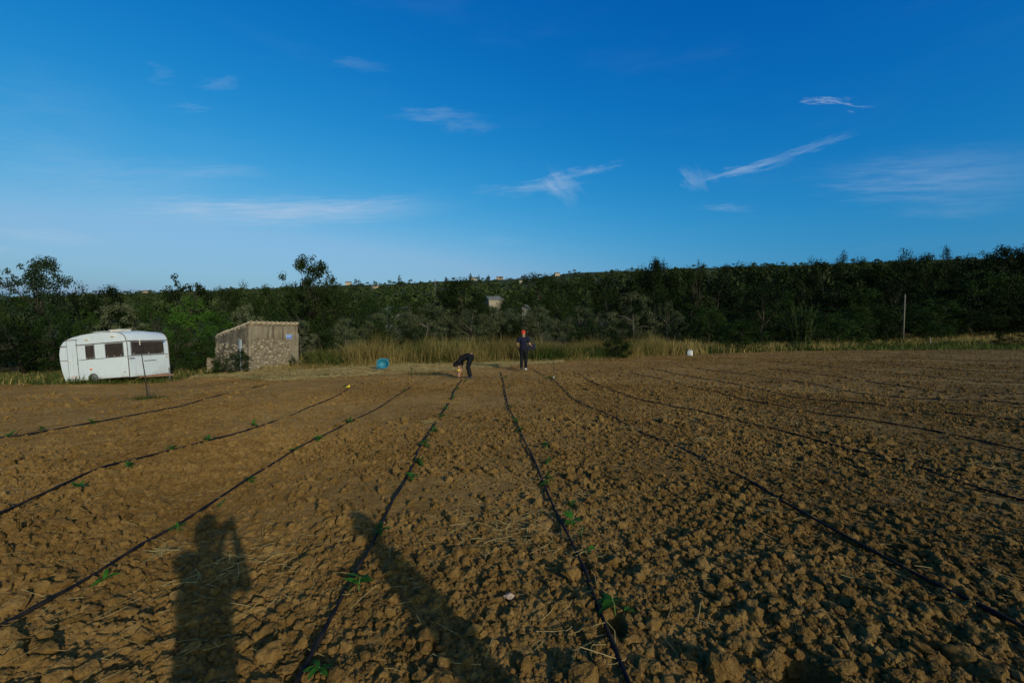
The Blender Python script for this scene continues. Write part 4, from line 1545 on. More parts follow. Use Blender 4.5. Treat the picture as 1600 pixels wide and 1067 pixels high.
    # marker lamps and lens
    for x, z in ((1.23, 1.53), (2.32, 1.575)):
        v = box_obj('marker_lamp', (x, -0.02, z), (0.15, 0.04, 0.055), M_CREAM, o, bevel=0.012)
        box_obj('lens', (x, -0.043, z - 0.012), (0.09, 0.012, 0.022), mat('amber', (0.55, 0.33, 0.10), None, 5, 0.4), v)
    box_obj('side_reflector', (1.30, -0.012, 0.40), (0.085, 0.024, 0.065), M_ORANGE, o, bevel=0.012)
    tube_obj('filler_cap', [(2.70, 0.0, 0.20), (2.70, -0.02, 0.20)], 0.022, M_TRIM_GREY, o, 10)
    # wheel
    bm = bmesh.new()
    wc = Vector((1.36, 0.13, 0.10))
    rings = []
    for r, dy in ((0.15, -0.085), (0.21, -0.09), (0.245, -0.075), (0.262, -0.03), (0.262, 0.05), (0.245, 0.08), (0.15, 0.085)):
        rings.append([bm.verts.new((wc.x + r * math.cos(2 * PI * k / 28), wc.y + dy, wc.z + r * math.sin(2 * PI * k / 28))) for k in range(28)])
    for a, b in zip(rings, rings[1:]):
        for k in range(28):
            bm.faces.new((a[k], a[(k + 1) % 28], b[(k + 1) % 28], b[k]))
    w = bm_obj('wheel', bm, M_RUBBER, o, True)
    tube_obj('rim', [(wc.x, wc.y - 0.07, wc.z), (wc.x, wc.y + 0.05, wc.z)], 0.152, M_RIM, w, 20, False)
    tube_obj('hub_cap', [(wc.x, wc.y - 0.10, wc.z), (wc.x, wc.y - 0.05, wc.z)], [0.05, 0.075], M_RIM, w, 14, True)
    tube_obj('axle', [(1.36, 0.15, 0.1), (1.36, W - 0.15, 0.1)], 0.03, M_RUST, o, 8)
    # roof hatches
    for x in (1.02, 1.70):
        hb = box_obj('roof_hatch', (x, W * 0.5, 1.80 if x < 1.5 else 1.825), (0.46, 0.46, 0.06), M_CREAM, o, bevel=0.02)
        box_obj('hatch_lid', (x, W * 0.5, 1.842 if x < 1.5 else 1.867), (0.50, 0.50, 0.022), mat('pale_lid', (0.60, 0.56, 0.47), None, 5, 0.5), hb, bevel=0.008)
    # front: wide window, trims, gas locker, drawbar
    xf = L + 0.008
    f = box_obj('window', (xf, 0.85, 1.07), (0.018, 1.43, 0.52), M_TRIM_GREY, o, bevel=0.006)
    box_obj('pane', (xf + 0.012, 0.85, 1.07), (0.010, 1.37, 0.46), M_PANE, f, bevel=0.004)
    for q in (0.23, 0.85, 1.46):
        box_obj('catch', (xf + 0.02, q, 0.87), (0.014, 0.024, 0.024), M_CREAM, f)
    box_obj('window_prop', (xf + 0.028, 0.50, 1.28), (0.02, 0.02, 0.20), M_CREAM, f)
    box_obj('belt_trim', (xf - 0.002, W / 2, 1.352), (0.016, W - 0.06, 0.034), M_TRIM, o)
    box_obj('belt_trim', (xf - 0.002, W / 2, 0.787), (0.014, W - 0.06, 0.022), M_TRIM_GREY, o)
    box_obj('locker_handle', (xf + 0.006, 0.90, 0.57), (0.022, 0.52, 0.022), M_TRIM_GREY, o)
    box_obj('grab_handle', (xf + 0.03, 0.12, 0.70), (0.03, 0.20, 0.03), M_TRIM_GREY, o, bevel=0.008)
    box_obj('grab_handle', (xf + 0.03, 1.66, 0.70), (0.03, 0.18, 0.03), M_CREAM, o, bevel=0.008)
    box_obj('sticker', (xf - 0.004, 1.60, 1.29), (0.008, 0.10, 0.06), M_BLUE, o)
    box_obj('front_rail', (xf + 0.03, 1.1, -0.03), (0.06, 1.3, 0.05), M_RUST, o)
    tube_obj('drawbar', [(L - 0.6, 0.35, -0.05), (L + 0.1, 0.62, -0.05), (L + 0.95, 0.9, -0.07)], 0.035, M_RUST, o, 8, False)
    tube_obj('drawbar', [(L - 0.6, 1.45, -0.05), (L + 0.1, 1.18, -0.05), (L + 0.95, 0.9, -0.07)], 0.035, M_RUST, o, 8, False)
    tube_obj('jockey_wheel_post', [(L + 0.8, 0.9, -0.24), (L + 0.8, 0.9, 0.22)], 0.025, M_TRIM_GREY, o, 8)


build_caravan()

# ------------------------------------------------------------------ stone shed
M_RENDER = mat('stained_render', (0.22, 0.178, 0.115), (0.13, 0.10, 0.062), 1.8, 0.95, 0.05, 0.5, 22, detail=8, lo=0.38, hi=0.7)
_t = NT(M_RENDER.node_tree)      # dark run-off streaks down the old render
_p = _t.n['Principled BSDF']
_tc = _t.add('ShaderNodeTexCoord').outputs['Object']
_mp = _t.add('ShaderNodeMapping')
_mp.inputs['Scale'].default_value = (7.0, 7.0, 0.7)
_t.l.new(_tc, _mp.inputs[0])
_f = _t.math('MULTIPLY', _t.smooth(_t.noise(_mp.outputs[0], 1.0, 6, 0.6), 0.44, 0.68), _t.smooth(_t.noise(_tc, 1.3, 4, 0.5), 0.30, 0.52))
_c = _t.mix(_t.math('MULTIPLY', _f, 0.8), _p.inputs['Base Color'].links[0].from_socket, (0.055, 0.04, 0.024))
_t.l.new(_c, _p.inputs['Base Color'])
M_SIDE_RENDER = mat('rough_grey_render', (0.15, 0.122, 0.082), (0.06, 0.05, 0.034), 2.6, 0.97, 0.03, 0.9, 14, detail=9, lo=0.36, hi=0.66)  # blotchy render of the side walls, darker than the front coat
M_STONE = mat('rubble_stone', (0.30, 0.24, 0.155), (0.12, 0.095, 0.06), 7, 0.95, 0.05, 0.5, 30, detail=6)
M_TILE = mat('canal_tile', (0.36, 0.285, 0.185), (0.19, 0.15, 0.095), 3, 0.95, 0.05, 0.4, 25)
M_MORTAR = mat('mortar', (0.20, 0.155, 0.10), (0.11, 0.085, 0.052), 5, 0.97, 0.03, 0.8, 25)
SH_N = Vector((*pos(388, 20.2), 0.0))
SH_A = math.atan2(0.898, 0.44)
e1, e2 = Vector((math.cos(SH_A), math.sin(SH_A), 0)), Vector((-math.sin(SH_A), math.cos(SH_A), 0))


def shed_front(px, py):
    """where the ray through a photo pixel meets the shed's front wall: local x and height"""
    d = Vector(((px - 800) / F, 1.0, (HOR - py) / F))
    n = -e2
    t = (SH_N - Vector((0, 0, H))).dot(n) / d.dot(n)
    p = Vector((0, 0, H)) + d * t
    return (p - SH_N).dot(e1), p.z


def build_shed():
    W, D, T = 2.5, 2.4, 0.22
    zf, zb = 2.06, 1.50
    SH_N.z = gz(SH_N.x, SH_N.y) - 0.02
    o = thing('stone_shed', 'small rubble stone shed with a sloping tiled roof and a blue sign', 'shed', SH_N, (0, 0, SH_A))
    zat = lambda y: zf + (zb - zf) * y / D
    box_obj('front_wall', (W / 2, T / 2, zf / 2 - 0.15), (W, T, zf + 0.3), M_MORTAR, o)

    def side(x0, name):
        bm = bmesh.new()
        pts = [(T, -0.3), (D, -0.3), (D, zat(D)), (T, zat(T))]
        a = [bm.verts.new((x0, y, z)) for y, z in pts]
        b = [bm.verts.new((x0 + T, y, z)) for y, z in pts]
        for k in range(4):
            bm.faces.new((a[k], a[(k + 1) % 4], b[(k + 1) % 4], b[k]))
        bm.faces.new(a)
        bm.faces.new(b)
        return bm_obj(name, bm, M_SIDE_RENDER, o)
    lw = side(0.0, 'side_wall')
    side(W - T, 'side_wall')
    box_obj('back_wall', (W / 2, D - T / 2, zb / 2 - 0.17), (W - 2 * T, T - 0.02, zb + 0.3), M_RENDER, o)
    rnd = random.Random(3)
    # render that still clings to the top, the left corner and the right side of the front
    bm = bmesh.new()
    n = 26
    low = [1.44 + 0.05 * math.sin(i * 1.7) + rnd.uniform(-0.05, 0.05) for i in range(n + 1)]
    for i in range(n + 1):
        x = W * i / n
        if x > 1.95:
            low[i] = max(0.35, 1.40 - (x - 1.95) * 5.5) + rnd.uniform(-0.06, 0.06)
        if x < 0.12:
            low[i] = 0.1
    up = [bm.verts.new((W * i / n - (0.012 if i == 0 else 0), -0.045 if 0 < i else -0.04, zf - 0.015)) for i in range(n + 1)]
    dn = [bm.verts.new((W * i / n - (0.012 if i == 0 else 0), -0.045, low[i])) for i in range(n + 1)]
    for i in range(n):
        bm.faces.new((dn[i], dn[i + 1], up[i + 1], up[i]))
    r = bmesh.ops.extrude_face_region(bm, geom=bm.faces[:])
    for v in [g for g in r['geom'] if isinstance(g, bmesh.types.BMVert)]:
        v.co.y = -0.001
    bm_obj('render_coat', bm, M_RENDER, o)
    # rubble
    bm = bmesh.new()
    base = bmesh.new()
    bmesh.ops.create_icosphere(base, subdivisions=2, radius=1.0)
    bv = [v.co.copy() for v in base.verts]
    bf = [[v.index for v in f.verts] for f in base.faces]
    base.free()

    def stone(c, s, ang, axis):
        off = Vector((rnd.uniform(0, 99), rnd.uniform(0, 99), 0))
        ca, sa = math.cos(ang), math.sin(ang)
        vs_ = []
        for v in bv:
            p = Vector([math.copysign(abs(q) ** 0.75, q) for q in v])
            k = 1 + 0.3 * (hash((round(v.x, 2), round(v.y + off.x, 2))) % 1000 / 1000 - 0.5)
            u, w_, dd = p.x * s[0] * k, p.z * s[1] * k, p.y * s[2]
            u, w_ = u * ca - w_ * sa, u * sa + w_ * ca
            vs_.append(bm.verts.new((c[0] + u, c[1] + dd, c[2] + w_) if axis == 0 else (c[0] + dd, c[1] + u, c[2] + w_)))
        for f in bf:
            bm.faces.new([vs_[i] for i in f])
    placed = []
    for k in range(1500):
        big = k < 260
        rw = rnd.uniform(0.06, 0.125) if big else rnd.uniform(0.025, 0.06)
        rh = rw * rnd.uniform(0.5, 0.9)
        x, z = rnd.uniform(rw, W - rw), rnd.uniform(0.0, 1.44)
        lim = 1.42 if x < 1.95 else max(0.35, 1.40 - (x - 1.95) * 5.5)
        if z + rh * 0.7 > lim or any(abs(x - a) < (rw + c) * 0.78 and abs(z - b) < (rh + d) * 0.78 for a, b, c, d in placed):
            continue
        placed.append((x, z, rw, rh))
        stone((x, -0.004, z), (rw * 1.05, rh * 1.05, rnd.uniform(0.025, 0.075)), rnd.uniform(-0.6, 0.6), 0)
    for k in range(150):      # stones showing through the left wall, and loose ones along its rake
        y, zz = rnd.uniform(0.15, D), rnd.uniform(0.0, 1.25)
        if zz < zat(y) - 0.25:
            stone((0.0, y, zz), (rnd.uniform(0.04, 0.12), rnd.uniform(0.03, 0.08), rnd.uniform(0.02, 0.05)), rnd.uniform(-.5, .5), 1)
    for k in range(16):
        y = rnd.uniform(0.1, D)
        stone((0.05, y, zat(y) + 0.02), (rnd.uniform(0.06, 0.13), rnd.uniform(0.04, 0.08), 0.08), rnd.uniform(-.4, .4), 1)
    for f in bm.faces:
        f.smooth = True
    bm_obj('rubble', bm, M_STONE, o)['kind'] = 'stuff'
    # roof deck and canal tiles, one by one
    bm = bmesh.new()
    sl = math.atan2(zf - zb, D)
    box(bm, (W / 2, D / 2, (zf + zb) / 2 + 0.02), (W + 0.02, D / math.cos(sl) + 0.06, 0.035), (-sl, 0, 0))
    deck = bm_obj('roof', bm, M_MORTAR, o)

    def tile_mesh(up):
        bm = bmesh.new()
        rows = []
        for y in (0.0, 0.47):
            r = 0.125 if (y == 0) == up else 0.105
            ring = []
            for th in (0.0, -0.016):
                for k in range(9):
                    a = PI * k / 8
                    ring.append(bm.verts.new(((r + th) * math.cos(a), y, (r + th) * math.sin(a) * (0.95 if up else -0.6))))
            rows.append(ring)
        a, b = rows
        for k in range(8):
            bm.faces.new((a[k], a[k + 1], b[k + 1], b[k]))
            bm.faces.new((a[k + 9], b[k + 9], b[k + 10], a[k + 10]))
            bm.faces.new((a[k], a[k + 9], a[k + 10], a[k + 1]))
        bmesh.ops.recalc_face_normals(bm, faces=bm.faces[:])
        for f in bm.faces:
            f.smooth = True
        me = bpy.data.meshes.new('roof_tile')
        bm.to_mesh(me)
        bm.free()
        me.materials.append(M_TILE)
        return me
    tu, td = tile_mesh(True), tile_mesh(False)
    cols = 10
    for i in range(cols):
        xc = (i + 0.5) * W / cols
        for j in range(6):
            y = -0.10 + j * 0.41
            z = zat(y)
            for me, dx, dz in ((tu, 0, 0.085 - 0.01), (td, W / cols / 2, 0.105)):
                if me is td and i == cols - 1:
                    continue
                t = bpy.data.objects.new('roof_tile', me)
                t.location = (xc + dx + rnd.uniform(-.012, .012), y + rnd.uniform(-.02, .02), z + dz + rnd.uniform(-.008, .012))
                t.rotation_euler = (-sl + rnd.uniform(-.03, .03) + 0.03, 0, rnd.uniform(-.05, .05))
                col.objects.link(t)
                t.parent = deck
    return o


shed = build_shed()
M_SIGNBLUE = mat('sign_blue', (0.025, 0.10, 0.36), (0.03, 0.12, 0.40), 8, 0.45, 0.4)
M_WHITE = mat('white_enamel', (0.52, 0.53, 0.52), (0.42, 0.43, 0.42), 5, 0.6, 0.2)


def build_sign():
    x, z = shed_front(450.2, 525.8)
    p = SH_N + e1 * x - e2 * 0.062
    p.z = z
    o = thing('sign', 'small blue and white sign fixed high on the right of the shed front', 'sign', p, (0, 0, SH_A))
    w, h = 0.31, 0.21
    box_obj('border', (0, 0, 0), (w, 0.012, h), M_WHITE, o, bevel=0.003)
    box_obj('plate', (0, -0.008, 0), (w - 0.035, 0.006, h - 0.035), M_SIGNBLUE, o)
    for k, zz in enumerate((0.035, -0.015)):
        for j in range(6 if k == 0 else 5):
            box_obj('lettering', (-0.088 + j * 0.035 + (0.012 if k else 0), -0.0125, zz), (0.023, 0.003, 0.030), M_WHITE, o)


build_sign()


def build_shed_bits():
    # pale pipe standing at the left wall, near the corner
    y_ = 0.42
    b = SH_N + e2 * y_ - e1 * 0.10
    o = thing('water_pipe', 'pale blue water pipe with a grey box standing against the shed left wall', 'pipe', (b.x, b.y, SH_N.z), (0, 0, SH_A))
    mp = mat('pale_blue_pipe', (0.22, 0.26, 0.26), (0.15, 0.18, 0.18), 6, 0.8)
    tube_obj('pipe', [(0, 0, -0.1), (0.01, 0, 0.7), (0, 0.01, 1.1)], 0.03, mp, o, 8)
    box_obj('meter_box', (0, 0, 1.22), (0.10, 0.12, 0.42), mat('meter_box', (0.24, 0.27, 0.27), (0.17, 0.195, 0.195), 6, 0.8), o, bevel=0.015)
    box_obj('tap', (-0.06, 0, 1.44), (0.06, 0.05, 0.06), M_TRIM_GREY, o, bevel=0.01)
    # sticks
    c = SH_N + e1 * 2.52 - e2 * 0.05
    g = gz(c.x, c.y)
    tag(tube_obj('wooden_post', [(c.x, c.y, g - 0.1), (c.x - 0.02, c.y, g + 0.8), (c.x + 0.02, c.y, g + 1.62)], [0.035, 0.033, 0.03], M_POLE, None, 7), 'rough upright wooden post at the right corner of the shed front', 'post')
    c2 = SH_N + e1 * 2.4 - e2 * 0.75
    c3 = SH_N + e1 * 2.1 - e2 * 0.10
    tag(tube_obj('stick', [(c2.x, c2.y, gz(c2.x, c2.y) - 0.02), (c3.x, c3.y, 0.62)], [0.018, 0.014], M_POLE, None, 6), 'thin stick leaning against the right part of the shed front', 'stick')
    # ruined wall
    x0, y0 = pos(323, 22.0)
    x1, y1 = pos(356, 22.4)
    g = gz(x0, y0)
    o = thing('ruined_wall', 'low ruined stone wall left of the shed, overgrown with brambles', 'wall', (x0, y0, g), (0, 0, math.atan2(y1 - y0, x1 - x0)))
    rnd = random.Random(9)
    n = 8
    Lw = math.hypot(x1 - x0, y1 - y0)
    bm = bmesh.new()
    prof = [(0, -0.2)] + [(Lw * i / n, 0.72 + rnd.uniform(-0.07, 0.04) - 0.18 * max(0, i / n - 0.7)) for i in range(n + 1)] + [(Lw, -0.2)]
    prism(bm, prof, 0, 0.3)
    bm_obj('wall_core', bm, M_MORTAR, o)
    bm = bmesh.new()
    for k in range(46):
        m = Matrix.Translation((rnd.uniform(0.03, Lw - 0.03), 0.0, rnd.uniform(0.0, 0.64))) @ Euler((0, rnd.uniform(-.4, .4), 0)).to_matrix().to_4x4() @ Matrix.Diagonal((rnd.uniform(.06, .13), .05, rnd.uniform(.045, .08), 1))
        bmesh.ops.create_icosphere(bm, subdivisions=2, radius=1, matrix=m)
    bm_obj('rubble', bm, M_STONE, o, True)['kind'] = 'stuff'


build_shed_bits()


def build_hoses():
    rnd = random.Random(6)
    for (label, _), pts in zip(HOSES, HOSE_PTS):
        s = np.arange(len(pts)) * 0.06
        dist = np.hypot(pts[:, 0], pts[:, 1])
        m = micro(pts[:, 0], pts[:, 1], dist * 0.006)
        k = 6
        mm = np.array([m[max(0, i - k):i + k + 1].max() * 0.8 + m[max(0, i - k):i + k + 1].mean() * 0.2 for i in range(len(m))])
        mm = np.convolve(np.pad(mm, 9, 'edge'), np.ones(19) / 19, 'valid')
        ph = rnd.uniform(0, 50)
        z = ground_z(pts[:, 0], pts[:, 1]) + mm + 0.014 - 0.035 * sstep(0.68, 0.88, vnoise(s * 0.9 + ph, s * 0, 9)) * sstep(3.5, 8, dist)
        bm = bmesh.new()
        hp = [(a[0], a[1], c) for a, c in zip(pts[::2], z[::2])]
        tube(bm, hp, [0.0165 if i % 6 == 3 else 0.0112 for i in range(len(hp))], 7)
        tag(bm_obj('drip_hose', bm, M_HOSE, None, True), label, 'hose')


build_hoses()

M_YELLOW = mat('yellow_plastic', (0.72, 0.50, 0.02), (0.65, 0.42, 0.02), 8, 0.5, 0.4)
x, y = G(543, 607)
tag(tube_obj('hose_tap', [(x - 0.05, y, gz(x, y) + 0.03), (x + 0.05, y, gz(x, y) + 0.07), (x + 0.06, y, gz(x, y) + 0.10)], [0.022, 0.03, 0.02], M_YELLOW, None, 8), 'yellow plastic tap on the soil in front of the shed', 'tap')


# ------------------------------------------------------------------ seedlings, saplings
def leaf_mesh(name, L, W, droop, seed, lobed=False):
    rnd = random.Random(seed)
    bm = bmesh.new()
    rows = []
    n = 6
    for i in range(n + 1):
        q = i / n
        w = W * 0.5 * math.sin(PI * min(0.98, 0.04 + q * 0.94)) ** 0.8
        if lobed:
            w *= 1 + 0.22 * math.sin(q * 14)
        x, z = L * q, -droop * L * q * q + 0.12 * L * q
        cup = 0.22 * w
        rows.append([bm.verts.new((x, -w, z + cup + rnd.uniform(-.04, .04) * w)), bm.verts.new((x, 0, z)), bm.verts.new((x, w, z + cup + rnd.uniform(-.04, .04) * w))])
    for a, b in zip(rows, rows[1:]):
        for k in (0, 1):
            bm.faces.new((a[k], a[k + 1], b[k + 1], b[k]))
    for f in bm.faces:
        f.smooth = True
    me = bpy.data.meshes.new(name)
    bm.to_mesh(me)
    bm.free()
    me.materials.append(M_SEEDLING)
    return me


LEAF_LONG = [leaf_mesh('leaf', 1.0, 0.36, 0.35, s) for s in (1, 2)]
LEAF_ROUND = [leaf_mesh('leaf', 1.0, 0.80, 0.25, s, True) for s in (3, 4)]
M_STEM = mat('green_stem', (0.06, 0.13, 0.02), (0.08, 0.12, 0.03), 6, 0.6)


def seedling(px, py, size, label, style='long', nleaf=5, upright=0.5, seed=0, group=None):
    rnd = random.Random(seed + int(px * 3 + py))
    x, y = G(px, py)
    z = gz(x, y) + float(micro(np.array([x]), np.array([y]), np.array([0.006 * math.hypot(x, y)]))[0])
    o = thing('seedling', label, 'seedling', (x, y, z - 0.005), (0, 0, rnd.uniform(0, 6.28)), group)
    hgt = size * 0.6 * upright + 0.015
    tx, ty = rnd.uniform(-.25, .25) * size, rnd.uniform(-.25, .25) * size
    tube_obj('stem', [(0, 0, -0.02), (tx * 0.4, ty * 0.4, hgt * 0.6), (tx, ty, hgt)], [0.0045, 0.004, 0.003], M_STEM, o, 5)
    pool = LEAF_LONG if style == 'long' else LEAF_ROUND
    nleaf = int(nleaf * 1.6)
    for k in range(nleaf):
        q = 0.45 + 0.55 * k / max(1, nleaf - 1)
        lf = bpy.data.objects.new('leaf', pool[k % 2])
        lf.location = (tx * q, ty * q, hgt * q)
        lf.rotation_euler = (rnd.uniform(-.5, .5), rnd.uniform(-0.9, 0.25), k * 2.4 + rnd.uniform(-.4, .4))
        s = size * rnd.uniform(0.34, 0.62)
        lf.scale = (s, s, s)
        col.objects.link(lf)
        lf.parent = o
    return o


seedling(594, 838, 0.16, 'seedling with upright leaves where the diagonal shadow crosses the drip hose', 'long', 6, 0.9)
seedling(560, 930, 0.17, 'tall leggy seedling with two bright low leaves beside the drip hose', 'long', 6, 0.9)
seedling(548, 930, 0.10, 'pair of bright lime leaves low at the foot of the leggy seedling', 'round', 2, 0.1)
seedling(276, 828, 0.13, 'dark green seedling at the left edge of the broad upright shadow', 'long', 5, 0.6)
seedling(345, 792, 0.11, 'small seedling just at the head of the broad upright shadow', 'long', 5, 0.4)
seedling(154, 912, 0.15, 'bright green spreading seedling nearest to the left bottom corner', 'long', 6, 0.25)
seedling(504, 1062, 0.13, 'dark seedling cut by the bottom edge of the photo beside the drip hose', 'long', 5, 0.4)
seedling(390, 753, 0.17, 'low spreading seedling on the hose beyond the broad upright shadow', 'long', 6, 0.3)
seedling(893, 822, 0.15, 'seedling with one large round upright leaf above the planting hole', 'round', 3, 0.9)
seedling(891, 790, 0.17, 'flat dark-leaved seedling behind the large round leaf', 'long', 6, 0.15)
seedling(908, 838, 0.12, 'thin pale seedling right of the large round leaf', 'long', 4, 0.9)
seedling(919, 866, 0.11, 'small bright-leaved seedling just above the dark planting hole', 'round', 3, 0.8)
seedling(962, 962, 0.17, 'leggy seedling standing over the hole right of the middle hose', 'long', 5, 0.9)
seedling(980, 956, 0.12, 'low dark-leaved seedling right of the leggy one by the middle hose', 'long', 4, 0.2)
seedling(852, 704, 0.16, 'tallest of three light green seedlings right of the middle hose', 'long', 6, 0.9)
seedling(854, 726, 0.16, 'middle one of three light green seedlings right of the middle hose', 'long', 5, 0.4)
seedling(858, 760, 0.17, 'nearest of three light green seedlings right of the middle hose', 'long', 6, 0.9)
FAR = [('small green seedling on the drip hose that runs to the bending person', [(645, 748), (655, 724), (678, 676), (690, 655), (699, 641), (706, 626), (716, 610), (728, 597), (664, 700)]),
       ('small green seedling on the drip hose between the two workers', [(795, 606), (800, 640), (808, 662), (812, 676), (790, 592)]),
       ('small green seedling on the drip hose with the yellow tap', [(265, 708), (205, 735), (118, 768), (325, 692), (400, 668), (540, 605)]),
       ('small green seedling on the far left drip hose', [(145, 662), (64, 674), (12, 682)]),
       ('small green seedling on the hose that crosses the head of the broad shadow', [(462, 706), (548, 662), (632, 612), (500, 690)])]
for lab, spots in FAR:
    for i, (a, b) in enumerate(spots):
        seedling(a, b, 0.19, lab, 'long', 6, 0.5, i, group=lab.replace('small green seedling', 'seedlings'))


def sapling(px, py, hgt, label, leaves, lean=(0, 0), radius=0.012, name='sapling'):
    x, y = G(px, py)
    g = gz(x, y) + 0.01
    o = thing(name, label, 'sapling', (x, y, g))
    rnd = random.Random(int(px))
    top = Vector((lean[0], lean[1], hgt))
    tube_obj('stem', [(0, 0, -0.05), tuple(top * 0.5 + Vector((0.015, 0, 0))), tuple(top)], [radius, radius * 0.85, radius * 0.6], M_BARK, o, 6)
    for k in range(leaves):
        q = rnd.uniform(0.72, 1.0)
        lf = bpy.data.objects.new('leaf', LEAF_LONG[k % 2])
        lf.location = tuple(top * q)
        lf.rotation_euler = (rnd.uniform(-.5, .5), rnd.uniform(-0.7, 0.3), k * 2.4)
        lf.scale = (0.10,) * 3
        col.objects.link(lf)
        lf.parent = o
    return o, (x, y, g)


o, (x, y, g) = sapling(231, 624, 1.13, 'bare stake standing in the soil in front of the caravan drawbar end', 0, (-0.14, 0.0), 0.016, 'staked_sapling')
tube_obj('stem', [(0.03, 0.02, -0.05), (0.035, 0.0, 0.2), (0.02, 0, 0.36)], [0.022, 0.02, 0.014], M_BARK_PALE, o, 7)
rng0 = np.random.default_rng(3)
n = 200
bx, by = x + rng0.normal(0.05, 0.24, n), y + rng0.normal(0, 0.12, n)
blades('weeds', bx, by, rng0.uniform(0.06, 0.2, n) + 0.04, 0.016, rng0.uniform(0.3, 1.0, n), rng0, M_GREENGRASS)
o, (x, y, g) = sapling(865, 592, 0.66, 'thin staked sapling with a white tag at its foot, right of the red capped person', 4)
tube_obj('branch', [(-0.42, 0, 0.70), (-0.1, 0, 0.64), (0.1, 0, 0.63)], 0.007, M_POLE, o, 5)
box_obj('tag', (0.0, -0.05, 0.045), (0.05, 0.02, 0.07), M_WHITE, o, bevel=0.006)
n = 160
bx, by = x - 0.12 + rng0.normal(0, 0.1, n), y + rng0.normal(0, 0.08, n)
blades('weeds', bx, by, rng0.uniform(0.06, 0.2, n) + 0.04, 0.016, rng0.uniform(0.3, 1.0, n), rng0, M_GREENGRASS)
sapling(643, 592, 0.40, 'small leafy sapling between the turquoise tub and the bending person', 9)
sapling(686, 572, 0.36, 'thin twiggy sapling just behind the bending person', 7)
sapling(452, 590, 0.34, 'bare pale twig in the weeds in front of the shed', 2)


# ------------------------------------------------------------------ tub, jerrycan
def build_tub():
    x, y = G(597, 578)
    g = gz(x, y)
    m = mat('turquoise_plastic', (0.02, 0.15, 0.20), (0.017, 0.125, 0.17), 4, 0.5, 0.25)
    # the tub lies on its side, mouth towards the camera
    o = thing('plastic_tub', 'turquoise plastic tub lying on its side at the edge of the dry grass', 'tub', (x, y + 0.05, g + 0.215), (R(56), R(0), R(24)))
    o.scale = (0.84, 0.84, 0.84)
    prof = [(0.0, -0.17), (0.19, -0.17), (0.225, -0.15), (0.27, 0.05), (0.295, 0.15), (0.315, 0.155), (0.318, 0.17), (0.30, 0.175), (0.275, 0.16), (0.255, 0.04), (0.205, -0.135), (0.0, -0.14)]
    lathe_obj('bowl', prof, m, o, 28)
    for a in (R(222), R(42)):
        c, s = math.cos(a), math.sin(a)
        t = (-s, c)
        pts = []
        for k in range(7):
            q = -1 + 2 * k / 6
            out = 0.295 + 0.10 * math.sqrt(max(0, 1 - q * q * 0.96))
            pts.append((c * out + t[0] * 0.10 * q, s * out + t[1] * 0.10 * q, 0.15))
        tube_obj('handle', pts, 0.022, m, o, 8)


build_tub()


def build_jerrycan():
    x, y = G(1078, 556)
    g = gz(x, y)
    m = mat('white_polythene', (0.66, 0.64, 0.56), (0.54, 0.52, 0.44), 4, 0.5, 0.3)
    o = thing('jerrycan', 'white plastic jerrycan standing alone on the soil at the foot of the wood', 'jerrycan', (x, y, g + 0.005), (0, 0, R(-35)))
    bm = bmesh.new()
    box(bm, (0, 0, 0.17), (0.34, 0.24, 0.34), None, 0.04)
    bm_obj('body', bm, m, o, True)
    tube_obj('handle', [(-0.12, 0, 0.33), (-0.11, 0, 0.42), (0.0, 0, 0.435), (0.04, 0, 0.34)], 0.022, m, o, 8)
    tube_obj('cap', [(0.12, 0, 0.33), (0.12, 0, 0.40)], 0.04, m, o, 12)


build_jerrycan()


# ------------------------------------------------------------------ people
M_SKIN = mat('skin', (0.33, 0.165, 0.10), (0.28, 0.135, 0.08), 8, 0.6, 0.3)
M_NAVY = mat('navy_cotton', (0.010, 0.011, 0.022), (0.016, 0.017, 0.03), 14, 0.95, 0.03, 0.5, 40)
M_BLACK = mat('black_cotton', (0.008, 0.008, 0.009), (0.013, 0.013, 0.014), 14, 0.95, 0.03, 0.5, 40)
M_HAIR = mat('dark_hair', (0.012, 0.008, 0.006), (0.02, 0.013, 0.009), 20, 0.7, 0.3, 0.6, 60)
M_RED = mat('red_cloth', (0.50, 0.035, 0.015), (0.42, 0.028, 0.013), 10, 0.8, 0.2)
M_SHOE = mat('dark_shoe', (0.03, 0.028, 0.028), (0.05, 0.045, 0.04), 10, 0.7)
M_SHOE_W = mat('white_shoe', (0.55, 0.53, 0.48), (0.42, 0.40, 0.36), 10, 0.7)
M_EYE = mat('eye', (0.02, 0.015, 0.012), None, 5, 0.2, 0.5)
M_LIP = mat('lip', (0.35, 0.14, 0.11), None, 5, 0.5, 0.3)


def solid(bm, pts, rad, side=None, n=10):
    """a tube with rounded ends"""
    pts = [Vector(p) for p in pts]
    rr = [r if isinstance(r, tuple) else (r, r) for r in rad]
    a, b = (pts[0] - pts[1]).normalized(), (pts[-1] - pts[-2]).normalized()
    ra, rb = min(rr[0]), min(rr[-1])
    P = [pts[0] + a * ra * 0.85, pts[0] + a * ra * 0.45] + pts + [pts[-1] + b * rb * 0.45, pts[-1] + b * rb * 0.85]
    sc_ = lambda r, k: (r[0] * k, r[1] * k)
    Q = [sc_(rr[0], 0.42), sc_(rr[0], 0.85)] + rr + [sc_(rr[-1], 0.85), sc_(rr[-1], 0.42)]
    tube(bm, P, Q, n, side)


